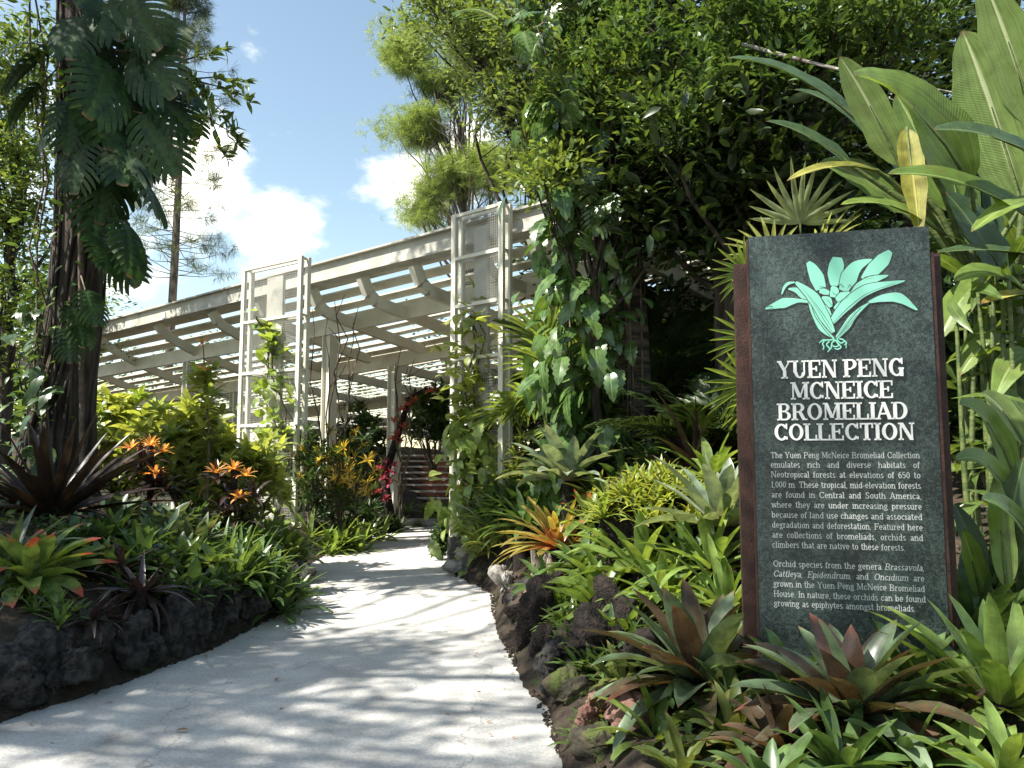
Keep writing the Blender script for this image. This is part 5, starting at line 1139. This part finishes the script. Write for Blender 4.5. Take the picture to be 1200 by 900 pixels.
# ------------------------------------------------------------------ left bed
bromeliad('huge dark bronze sword leaved bromeliad in front of the left trunk', 62, 600, 'spiky', 46, 150, 17, (1.35, .12), (.05, .35), 'sword', 1, pos=at(60, 603, 7.2), mat2='spiky', fold=.5)
bromeliad('green bromeliad with red leaf tips at the left edge of the picture', 38, 700, 'b_redtip', 44, 88, 22, (1.3, -.05), (.35, .9), 'strap', 2, pos=hit(36, 680))
bromeliad('grey green bromeliad with thin leaves behind the red tipped one', 30, 640, 'b_bluegreen', 22, 90, 12, (1.1, .2), (.3, .8), 'sword', 3, pos=ground(22, 6.1))
shrub('yellow green bushy shrub right of the left trunk', 130, 0, 'shrub', 130, 135, 26, 190, 11, pos=ground(135, 10.2), T=TR, mat2='vine', frac2=.2, part2='young_leaves')
shrub('leafy bright shrub with an orange flower topping a tall stem before the roof', 225, 0, 'shrub', 115, 135, 26, 190, 12, pos=ground(215, 10.0), T=TR)
shrub('bright leafy shrub between the bright stem shrub and the left mesh tower', 282, 0, 'shrub', 100, 120, 24, 160, 13, pos=ground(285, 10.6), T=TR)
def stem_plant():
    b = ground(246, 9.7); root = empty('tall_stem_plant', b, 'slim tall stemmed plant with a leafy head and orange bud in front of the roof', 'plant'); rg = np.random.RandomState(5)
    q = at(240, 440, 9.6); B = Batch(); B.tube([b, b.lerp(q, .6) + Vector((.05, 0, 0)), q, at(238, 402, 9.6)], [.02, .017, .012, .005], 6); B.build('stem', M['twig'], root, b)
    FB = Batch(); n = 16; pos = [at(240 + rg.normal(0, 9), rg.uniform(432, 485), 9.6 + rg.normal(0, .1)) for _ in range(n)]
    scatter(FB, TR, pos, rg.uniform(0, 6, n), .3, 0, .26, rg.rand(n)); FB.build('foliage', M['shrub'], root, b)
    for q, s_ in ((at(240, 434, 9.5), .13), (at(239, 402, 9.5), .12)): FB = Batch(); scatter(FB, TR, [q], 0, .9, 0, s_, .4); FB.build('bud', M['orange'], root, b)
stem_plant()
for i, (px, d, zpx, lb) in enumerate([(176, 8.6, 520, 'orange topped bromeliad nearer the left trunk'), (274, 8.9, 548, 'orange topped bromeliad nearer the left mesh tower')]):
    b = ground(px, d); rg = np.random.RandomState(60 + i); root = empty('flowering_bromeliad', b, lb, 'bromeliad', 'orange bromeliads in the left bed')
    B = Batch(); top = at(px, zpx, d); B.tube([b - Vector((0, 0, .1)), (b + top) / 2 + Vector((.03, 0, 0)), top], [.05, .045, .035], 8); B.build('stem', M['fernroot'], root, b)
    for (dx, dy) in ((0, 0), (-22, 4), (14, 8), (6, 34)):
        c = at(px + dx, zpx + dy, d - .1); B = Batch(); rosette_mesh(B, c, rg, 15, .16, .034, (1.35, .1), (.3, 1.0), 'strap', .3, 5); B.build('orange_head', M['orange'], root, b)
    B = Batch()
    for k in range(6): rosette_mesh(B, at(px + rg.normal(0, 14), zpx + rg.uniform(10, 70), d), rg, 12, .34, .05, (1.2, -.3), (.4, 1), 'strap', .3, 6)
    B.build('leaves', M['purple'], root, b)
clump('mass of soft green paddle leaves behind the dark rocks', 175, 0, 'b_deep', 22, 190, 16, 46, 14, 21, name='leafy_clump', cat='leafy clump', shape='lance', n=11, pos=ground(180, 6.9), el=(1.4, .4), bend=(.2, .8))
clump('bluish green paddle leaves spreading under the orange bromeliads', 185, 0, 'b_bluegreen', 14, 130, 14, 46, 14, 22, name='leafy_clump', cat='leafy clump', shape='lance', n=10, pos=ground(190, 7.9), el=(1.3, .3), bend=(.2, .8))
clump('grassy green tuft at the lip of the dark rock wall', 222, 0, 'grass', 12, 90, 8, 44, 4, 23, name='grass_tuft', cat='grass tuft', n=16, pos=ground(222, 6.9))
clump('strappy bright bromeliads at the corner of the left wall by the path', 315, 0, 'b_deep', 9, 84, 10, 60, 9, 24, n=14, pos=ground(318, 7.9))
clump('long grassy leaves under the left mesh tower at the bed corner', 300, 0, 'grass', 9, 70, 10, 70, 6, 25, name='grass_tuft', cat='grass tuft', n=16, pos=ground(296, 7.7))
clump('sunlit yellow green ground plants at the foot of the left mesh tower', 350, 0, 'b_green', 10, 60, 10, 46, 7, 26, name='ground_plants', cat='ground plants', n=12, pos=ground(345, 10.2))
clump('low green ground plants behind the grassy corner tuft', 260, 0, 'b_deep', 12, 100, 12, 44, 10, 27, name='ground_plants', cat='ground plants', n=12, shape='lance', pos=ground(262, 8.8))
bromeliad('dark purple bromeliad sprouting from the top of the rock wall', 168, 700, 'purple', 34, 74, 9, (1.1, -.5), (.4, 1.0), 'sword', 5, pos=at(166, 692, 6.1))
bromeliad('small dark purple bromeliad lower left on the rock wall', 108, 725, 'purple', 24, 60, 9, (1.2, -.3), (.4, 1.0), 'sword', 6, pos=at(106, 726, 5.5))
bromeliad('hanging dark bromeliad between rock wall and paddle leaves', 135, 680, 'purple', 22, 60, 9, (1.1, -.4), (.4, 1.0), 'sword', 7, pos=at(140, 668, 6.35))
bromeliad('small green bromeliad drooping over the rock wall by the path corner', 250, 660, 'b_green', 12, 40, 12, (1.2, -.4), (.5, 1.0), 'strap', 8, pos=at(250, 658, 6.8))

clump('dark strappy tufts growing along the crest of the left rock wall', 200, 0, 'b_deep', 14, 105, 4, 38, 6, 65, pos=ground(196, 6.45), n=12)
clump('dull green tufts on the rocks below the red tipped bromeliad', 60, 0, 'grass', 8, 120, 4, 34, 5, 66, name='grass_tuft', cat='grass tuft', pos=ground(62, 5.45), n=13)
clump('low bright tuft at the corner where the left wall meets the path', 340, 0, 'b_green', 6, 40, 4, 34, 5, 67, pos=ground(338, 8.5), n=12)

# dark rock wall along the left edge
RL = [(-8, 4.35, 90, 85, 'rustrock', 'reddish lava boulder at the left end of the rock wall'), (70, 4.85, 130, 95, 'lava', 'wide black lava boulder in the lower left corner of the bed'), (45, 5.2, 120, 80, 'lava', 'black lava boulder stacked behind the lower left corner boulder'), (150, 5.3, 100, 85, 'lava', 'black lava boulder below the small purple bromeliad'),
      (205, 5.9, 90, 85, 'lava', 'black lava boulder in the middle of the left wall'), (258, 6.4, 84, 80, 'lava', 'dark lava boulder right of the middle of the left wall'), (290, 6.9, 74, 72, 'lava', 'pitted lava boulder lit on top near the path corner'), (322, 7.5, 70, 66, 'lava', 'dark lava boulder beside the bed corner'), (345, 8.1, 60, 64, 'lava', 'last large lava boulder at the bed corner by the path'),
      (352, 8.9, 40, 44, 'lava', 'small lava stone just past the bed corner'), (355, 9.8, 30, 28, 'lava', 'small dark edging stone beside the ground plants'), (358, 11.2, 28, 24, 'lava', 'small dark edging stone by the left mesh tower'), (392, 13.2, 26, 20, 'lava', 'small dark edging stone under the strappy lilies'), (420, 14.8, 24, 18, 'lava', 'small dark edging stone near the far end of the path'),
      (110, 5.6, 90, 64, 'lava', 'black lava boulder in the upper row under the purple leaves'), (215, 6.5, 90, 60, 'lava', 'black lava boulder in the upper row beneath the grassy tuft')]
for i, (px, d, wpx, hpx, mt, lb) in enumerate(RL):
    x = xcol(px, d); x = min(x, float(edge(LE, d)) - wpx * d / 900 * .27)
    rock(lb, 0, 0, mt, wpx, hpx, 200 + i, pos=Vector((x, d, 0 if i < 14 else .22)), group='lava stones of the left wall', rz=i * .7, ry=.75)

# ------------------------------------------------------------------ right bed edge
RR = [(548, 10.5, 40, 30, 'greyrock', 'pale grey stone at the foot of the right mesh tower'), (566, 10.0, 34, 26, 'rustrock', 'small brownish stone next to the right tower plinth'), (592, 8.45, 50, 54, 'greyrock', 'pale rounded stone standing at the path edge by the hollow log'), (618, 7.2, 54, 46, 'fernroot', 'black fibrous root lump under the hollow log'),
      (640, 6.4, 70, 90, 'fernroot', 'black root mass leaning over the path edge'), (672, 5.6, 90, 90, 'mossrock', 'moss covered rock on the right path edge'), (684, 6.1, 60, 70, 'rustrock', 'reddish rock above the mossy one'), (668, 4.9, 70, 60, 'mossrock', 'small mossy rock low on the right path edge'), (735, 4.45, 110, 80, 'rustrock', 'reddish brown rock in the bottom middle beside the path'),
      (712, 4.1, 80, 46, 'mossrock', 'mossy brown rock at the bottom edge of the right bed'), (755, 4.0, 44, 40, 'rustrock', 'small red stone at the bottom under the bronze bromeliad'), (800, 4.1, 80, 60, 'mossrock', 'dark mossy rock under the low olive rosettes'), (608, 7.9, 44, 40, 'lava', 'dark stone between pale stone and root lump')]
for i, (px, d, wpx, hpx, mt, lb) in enumerate(RR):
    x = xcol(px, d); x = max(x, float(edge(RE, d)) + wpx * d / 900 * .25)
    rock(lb, 0, 0, mt, wpx, hpx, 300 + i, pos=Vector((x, d, 0.02)), group='stones edging the right bed', rz=i * .9, ry=.8)
RX = [(700, 5.15, 90, 70, 'fernroot', 'dark fibrous lump between the mossy rock and the bronze bromeliad'), (655, 5.25, 60, 50, 'lava', 'small dark stone at the foot of the mossy rock'), (760, 4.75, 90, 60, 'fernroot', 'dark peaty lump under the leaves of the lower left giant bromeliad'), (720, 5.7, 90, 70, 'fernroot', 'dark root lump below the drooping fresh bromeliad'), (655, 6.8, 70, 60, 'fernroot', 'dark root lump behind the leaning root mass'), (690, 4.35, 60, 50, 'rustrock', 'rusty stone low by the path at the bottom of the right bed'), (640, 5.75, 46, 50, 'fernroot', 'narrow black root lump at the path side of the mossy rock')]
for i, (px, d, wpx, hpx, mt, lb) in enumerate(RX):
    x = xcol(px, d); x = max(x, float(edge(RE, d)) + wpx * d / 900 * .30)
    rock(lb, 0, 0, mt, wpx, hpx, 330 + i, pos=Vector((x, d, float(H(x, d)) - .02)), group='stones edging the right bed', rz=i * .9, ry=.8)
def litter():
    rg = np.random.RandomState(12); 
    for nm, mt, n, sz, T in (('leaf_litter', 'dead', 4200, .07, TL), ('ground_cover', 'shrubdark', 15000, .09, TL)):
        x = rg.uniform(-9, 7, n * 3); y = rg.uniform(-1, 13, n * 3); dl = edge(LE, y) - x; dr = x - edge(RE, y); k = np.maximum(dl, dr)
        pt = np.sin(x * 2.1 + 1) * np.sin(y * 1.7) + .5 * np.sin(x * 5.3) * np.sin(y * 4.1)
        keep = (k > (.15 if nm == 'leaf_litter' else .35)) & ((pt > -.2) if nm == 'ground_cover' else True); x, y = x[keep][:n], y[keep][:n]; m = len(x)
        z = H(x, y) + (.012 if nm == 'leaf_litter' else rg.uniform(.0, .14, m)); B = Batch()
        scatter(B, T, np.stack([x, y, z], -1), rg.uniform(0, 6.28, m), rg.normal(.1 if nm == 'leaf_litter' else .5, .25, m), rg.normal(0, .3, m), sz * rg.uniform(.5, 1.4, m), rg.rand(m)); tag(B.build(nm, M[mt]), kind='stuff')
litter()
def crumbs():
    rg = np.random.RandomState(31); n = 5200; B = Batch(); y = rg.uniform(2.5, 14, n) ** 1.0; left = rg.rand(n) < .5
    off = np.abs(rg.normal(0, .10, n)) - .035; x = np.where(left, edge(LE, y) - off, edge(RE, y) + off); z = np.maximum(H(x, y), .004)
    T = Tmpl(); T.B.add([(1, 0, 0), (-.7, .6, 0), (-.5, -.8, .1), (0, .1, .8)], tris=[(0, 1, 3), (1, 2, 3), (2, 0, 3), (0, 2, 1)]); T.done()
    scatter(B, T, np.stack([x, y, z], -1), rg.uniform(0, 6.28, n), rg.normal(0, .3, n), rg.normal(0, .3, n), .016 * rg.uniform(.3, 1.8, n), rg.rand(n)); tag(B.build('mulch_crumbs', M['soil'], smooth=False), kind='stuff')
crumbs()
def logs():
    p = at(597, 708, 7.9); B = Batch(); q = p + Vector((.42, .55, .02)); n = 14
    ax = (q - p).normalized(); s1 = ax.orthogonal().normalized(); s2 = ax.cross(s1); vs = []
    for (c, r) in ((q, .13), (p, .135), (p + ax * .004, .10), (q, .098)):
        for k in range(n):
            a = 6.283 * k / n; rr = r * (1 + .06 * math.sin(3 * a + 1)); vs.append(c + (s1 * math.cos(a) + s2 * math.sin(a)) * rr)
    fs = [[i * n + k, i * n + (k + 1) % n, (i + 1) * n + (k + 1) % n, (i + 1) * n + k] for i in range(3) for k in range(n)]
    B.add(vs, fs); tag(B.build('hollow_log', M['bark'], None, p), 'short hollow log with its open end facing the path', 'log')
    p = at(628, 695, 7.7); rg = np.random.RandomState(9); B = Batch()
    for k in range(7):
        a = rg.uniform(0, 6.28); c = p + Vector((math.cos(a) * .07, math.sin(a) * .07, -.1)); t = at(612 + rg.uniform(-4, 42), 645 + rg.uniform(-6, 22), 7.8)
        B.tube([c, c.lerp(t, .5) + Vector((rg.normal(0, .03), rg.normal(0, .03), 0)), t], [.085, .07, rg.uniform(.01, .03)], 8)
    tag(B.build('driftwood_stump', M['driftwood'], None, p), 'weathered grey driftwood stump standing above the hollow log', 'driftwood')
logs()

# ------------------------------------------------------------------ right bed planting
bromeliad('large silver green bromeliad with a pinkish heart high in the right bed', 665, 560, 'b_silver', 30, 82, 19, (1.3, .15), (.3, .8), 'strap', 1, pos=at(665, 562, 8.4))
bromeliad('orange and olive striped bromeliad in the sun above the driftwood', 652, 640, 'b_orange', 62, 78, 9, (1.3, .0), (.3, .9), 'strap', 2, pos=at(655, 640, 8.2))
bromeliad('deep green bromeliad sitting behind the orange striped one', 620, 620, 'b_deep', 26, 60, 10, (1.3, .0), (.3, .9), 'strap', 3, pos=at(615, 615, 8.9))
clump('mound of fine yellow green bromeliads with orange tips in full sun', 765, 575, 'b_yellow', 60, 135, 46, 34, 4.5, 4, pos=at(766, 592, 6.6), n=14)
rock('dark peaty mound carrying the yellow green bromeliads', 0, 0, 'fernroot', 120, 96, 345, pos=ground(768, 6.75), name='peat_mound', cat='mound')
clump('shaded green bromeliads hanging under the yellow green mound', 770, 620, 'b_deep', 14, 120, 12, 50, 7, 5, pos=at(775, 625, 7.0), n=14)
bromeliad('pale green upright bromeliad left of the brown sign post', 850, 610, 'b_silver', 26, 112, 21, (1.4, .25), (.2, .6), 'strap', 6, pos=at(846, 615, 5.8))
bromeliad('bright green open bromeliad in the middle of the right bed', 752, 665, 'b_green', 26, 92, 20, (1.35, .1), (.3, .8), 'strap', 7, pos=at(752, 670, 6.3))
bromeliad('fresh green bromeliad nearest the driftwood with drooping straps', 712, 690, 'b_green', 30, 84, 17, (1.3, -.1), (.5, 1.1), 'strap', 8, pos=at(708, 700, 6.5))
bromeliad('small fresh bromeliad above the drooping one', 730, 600, 'b_green', 14, 40, 12, (1.35, .2), (.2, .6), 'strap', 9, pos=at(715, 622, 6.9))
bromeliad('deep green bromeliad right of the bright open one', 808, 665, 'b_deep', 30, 86, 14, (1.35, .0), (.4, 1.0), 'strap', 10, pos=at(808, 672, 6.0))
bromeliad('green strappy bromeliad tucked against the left foot of the sign', 850, 700, 'b_green', 26, 100, 18, (1.35, .1), (.4, .9), 'strap', 11, pos=at(850, 715, 5.0))
bromeliad('deep green bromeliad overhanging the root mass at the path edge', 680, 660, 'b_deep', 24, 66, 12, (1.3, -.1), (.5, 1.1), 'strap', 12, pos=at(682, 665, 7.3))
bromeliad('small narrow leaved bromeliad on the root lump', 610, 745, 'b_olive', 18, 34, 4, (1.2, -.2), (.4, 1.0), 'sword', 13, pos=at(618, 742, 7.2))
bromeliad('giant bronze and blue green bromeliad lower left of the sign', 820, 790, 'b_bluegreen', 48, 140, 30, (1.35, .0), (.25, .9), 'strap', 14, pos=at(822, 800, 4.25), mat2='b_bronze')
bromeliad('giant bronze and blue green bromeliad before the foot of the sign', 1000, 830, 'b_bluegreen', 46, 140, 33, (1.35, .0), (.25, .9), 'strap', 15, pos=at(1000, 835, 3.35), mat2='b_bronze')
bromeliad('large bright green bromeliad in the lower right corner', 1175, 820, 'b_green', 40, 165, 26, (1.3, .05), (.25, .8), 'strap', 16, pos=at(1172, 825, 3.3))
bromeliad('tall dark strap leaved bromeliad right of the sign foot', 1130, 720, 'b_deep', 18, 120, 30, (1.4, .5), (.15, .6), 'strap', 17, pos=at(1140, 745, 4.0))
for i, (px, py, d, mt, n, l, w_, lb) in enumerate([(770, 868, 4.0, 'b_green', 26, 84, 18, 'fresh green rosette at the bottom beside the small red stone'), (862, 872, 3.7, 'b_olive', 34, 88, 18, 'olive rosette below the lower left giant bromeliad'), (915, 880, 3.3, 'b_bronze', 34, 90, 20, 'bronze rosette at the bottom between the two giants'), (985, 905, 3.0, 'b_deep', 34, 105, 20, 'mid green rosette cut by the bottom edge under the sign'),
        (1065, 900, 3.05, 'b_deep', 34, 105, 20, 'deep green rosette at the bottom edge right of centre'), (1110, 868, 3.3, 'b_bronze', 30, 95, 20, 'dark bronze rosette left of the bright corner bromeliad'), (1180, 915, 2.8, 'b_green', 30, 105, 24, 'bright rosette in the very bottom right corner'), (925, 800, 3.8, 'b_deep', 22, 90, 22, 'deep green rosette in front of the left sign foot'), (1070, 810, 3.6, 'b_deep', 22, 110, 24, 'deep green rosette under the right sign foot'),
        (905, 930, 2.9, 'b_deep', 24, 90, 24, 'deep green rosette cut off at the bottom edge'), (800, 905, 3.55, 'b_olive', 18, 70, 18, 'small olive rosette at the bottom edge next to the rocks')]):
    bromeliad(lb, px, py, mt, n, l, w_, (1.3, -.15), (.4, 1.0), 'strap', 30 + i, pos=at(px, py, d), group='low rosettes along the bottom of the right bed')
clump('fresh strappy tuft spilling over the moss covered rock', 655, 0, 'b_green', 6, 44, 8, 44, 7, 62, pos=at(668, 762, 5.9), n=11)
clump('dark green ferny tuft between the mossy rock and the reddish rock', 690, 0, 'b_deep', 7, 50, 8, 44, 7, 63, pos=at(694, 805, 5.0), n=12)
clump('small green tuft low by the path in front of the reddish brown rock', 690, 0, 'grass', 5, 36, 6, 34, 4, 64, name='grass_tuft', cat='grass tuft', pos=at(690, 862, 4.35), n=12)
clump('dark green strappy plants filling the slope above the mossy rock', 700, 0, 'b_deep', 11, 80, 12, 52, 8, 58, pos=at(712, 770, 5.4), n=12)
clump('fresh low strappy plants between driftwood and the drooping bromeliad', 670, 0, 'b_green', 8, 60, 10, 46, 8, 59, pos=at(672, 712, 6.5), n=11)
clump('fern like dark tufts between the two giant bromeliads', 900, 0, 'b_deep', 10, 120, 10, 60, 10, 60, pos=at(905, 800, 4.1), n=11)
clump('dark strappy leaves in the shade left of the lower left giant bromeliad', 740, 0, 'b_olive', 9, 80, 8, 54, 10, 61, pos=at(752, 810, 4.75), n=10)
bromeliad('small pinkish rosette growing on the mossy rocks', 718, 828, 'b_orange', 22, 44, 9, (1.2, -.2), (.5, 1.1), 'strap', 50, pos=at(716, 832, 4.7))
clump('light yellow green grassy clump at the foot of the right mesh tower', 580, 650, 'b_yellow', 14, 54, 22, 40, 4, 51, name='grass_tuft', cat='grass tuft', pos=at(582, 648, 9.9), n=16)
shrub('tiny clipped green bush beside the right tower plinth', 516, 660, 'shrubdark', 26, 40, 9, 90, 52, pos=Vector((xcol(519, 11.9), 11.9, 0)), T=TR, stems=4)
clump('dark ferny leaves filling the bed behind the silver bromeliad', 640, 0, 'shrubdark', 16, 120, 24, 52, 8, 53, name='fern_clump', cat='ferns', pos=at(625, 600, 9.6), n=14)
for (px, py, d, mt, n, l, w_, lb) in [(700, 585, 8.2, 'b_yellow', 30, 46, 7, 'yellow green bromeliad between the silver one and the yellow mound'), (722, 645, 6.9, 'b_green', 26, 66, 12, 'fresh narrow leaved bromeliad just right of the orange striped one'), (640, 690, 7.4, 'b_deep', 24, 52, 9, 'dark narrow bromeliad behind the driftwood'), (778, 705, 5.7, 'b_green', 30, 82, 14, 'lime bromeliad behind the lower left giant bromeliad'),
        (690, 610, 7.9, 'b_redtip', 22, 50, 10, 'small red tipped bromeliad beside the orange striped one'), (832, 560, 7.0, 'b_green', 24, 72, 12, 'lime bromeliad left of the sign casing under the fan palm'), (835, 665, 5.5, 'b_green', 30, 90, 13, 'narrow lime bromeliad close to the left edge of the sign'), (664, 735, 6.6, 'b_green', 24, 56, 9, 'lime tuft of straps over the leaning root mass'),
        (735, 745, 5.5, 'b_green', 26, 66, 11, 'lime strappy bromeliad left of the first giant bromeliad'), (700, 715, 6.0, 'b_green', 26, 70, 12, 'pale lime bromeliad spilling toward the path from the bank'), (596, 625, 9.4, 'b_green', 22, 42, 7, 'small lime bromeliad at the corner by the right tower'), (780, 640, 6.6, 'b_yellow', 30, 48, 8, 'yellow green bromeliad in front of the yellow mound')]:
    bromeliad(lb, px, py, mt, n, l, w_, (1.35, -.05), (.35, 1.0), 'strap', 70, pos=at(px, py, d))
def dracaena():
    b = ground(612, 9.5); rg = np.random.RandomState(3); root = empty('yellow_dracaena', b, 'upright dracaena with stacked yellow green whorls beside the right tower', 'plant'); q = at(606, 512, 9.4)
    B = Batch(); B.tube([b, q], [.02, .015], 6); B.build('stem', M['twig'], root, b); FB = Batch()
    for k in range(7): rosette_mesh(FB, at(606 + rg.normal(0, 3), 512 + 9 * k, 9.4), rg, 11, .26, .04, (1.1, .0), (.4, 1.0), 'sword', .3, 5)
    FB.build('leaves', M['b_yellow'], root, b)
dracaena()
bromeliad('dark long leaved bromeliad behind the yellow green mound', 790, 520, 'spiky', 24, 110, 11, (1.2, .1), (.1, .5), 'sword', 54, pos=at(815, 545, 7.6))
clump('dark undergrowth between the ringed trunk and the sign', 810, 0, 'shrubdark', 26, 190, 30, 66, 11, 55, name='undergrowth', cat='undergrowth', pos=at(800, 560, 8.4), n=12, shape='lance')
shrub('dark leafy bush filling the gap behind the canes right of the sign', 1160, 0, 'shrubdark', 170, 250, 40, 260, 91, pos=ground(1165, 6.0), T=TR, depth=.8)
clump('dark undergrowth right of the sign under the canes', 1160, 0, 'shrubdark', 22, 150, 30, 90, 14, 56, name='undergrowth', cat='undergrowth', pos=ground(1170, 4.6), n=12, shape='lance')

# ------------------------------------------------------------------ small things on the path
def debris():
    rg = np.random.RandomState(44); n = 260; y = rg.uniform(3.2, 15, n); f = rg.rand(n); f = np.where(rg.rand(n) < .6, np.where(f < .5, f * .25, 1 - (1 - f) * .25), f); x = edge(LE, y) * (1 - f) + edge(RE, y) * f; B = Batch()
    scatter(B, TD, np.stack([x, y, np.full(n, .010)], -1), rg.uniform(0, 6.28, n), rg.normal(.1, .15, n), 0, .028 * rg.uniform(.3, 1.6, n), rg.rand(n)); tag(B.build('path_debris', M['dead']), kind='stuff')
debris()
for i, (px, py, lb) in enumerate([(205, 857, 'orange brown fallen leaf lying on the near path'), (322, 798, 'small dark fallen leaf in the middle of the path'), (243, 770, 'tiny dark leaf near the left edge of the path'), (395, 716, 'tiny fallen leaf farther along the path'), (470, 690, 'tiny fallen leaf on the sunlit far path')]):
    p = on(px, py, .012); B = Batch(); scatter(B, TL, [p], i * 1.3, .12, .1, .085 if i == 0 else .06, .5); tag(B.build('fallen_leaf', M['dead'], None, p), lb, 'leaf', 'fallen leaves on the path')
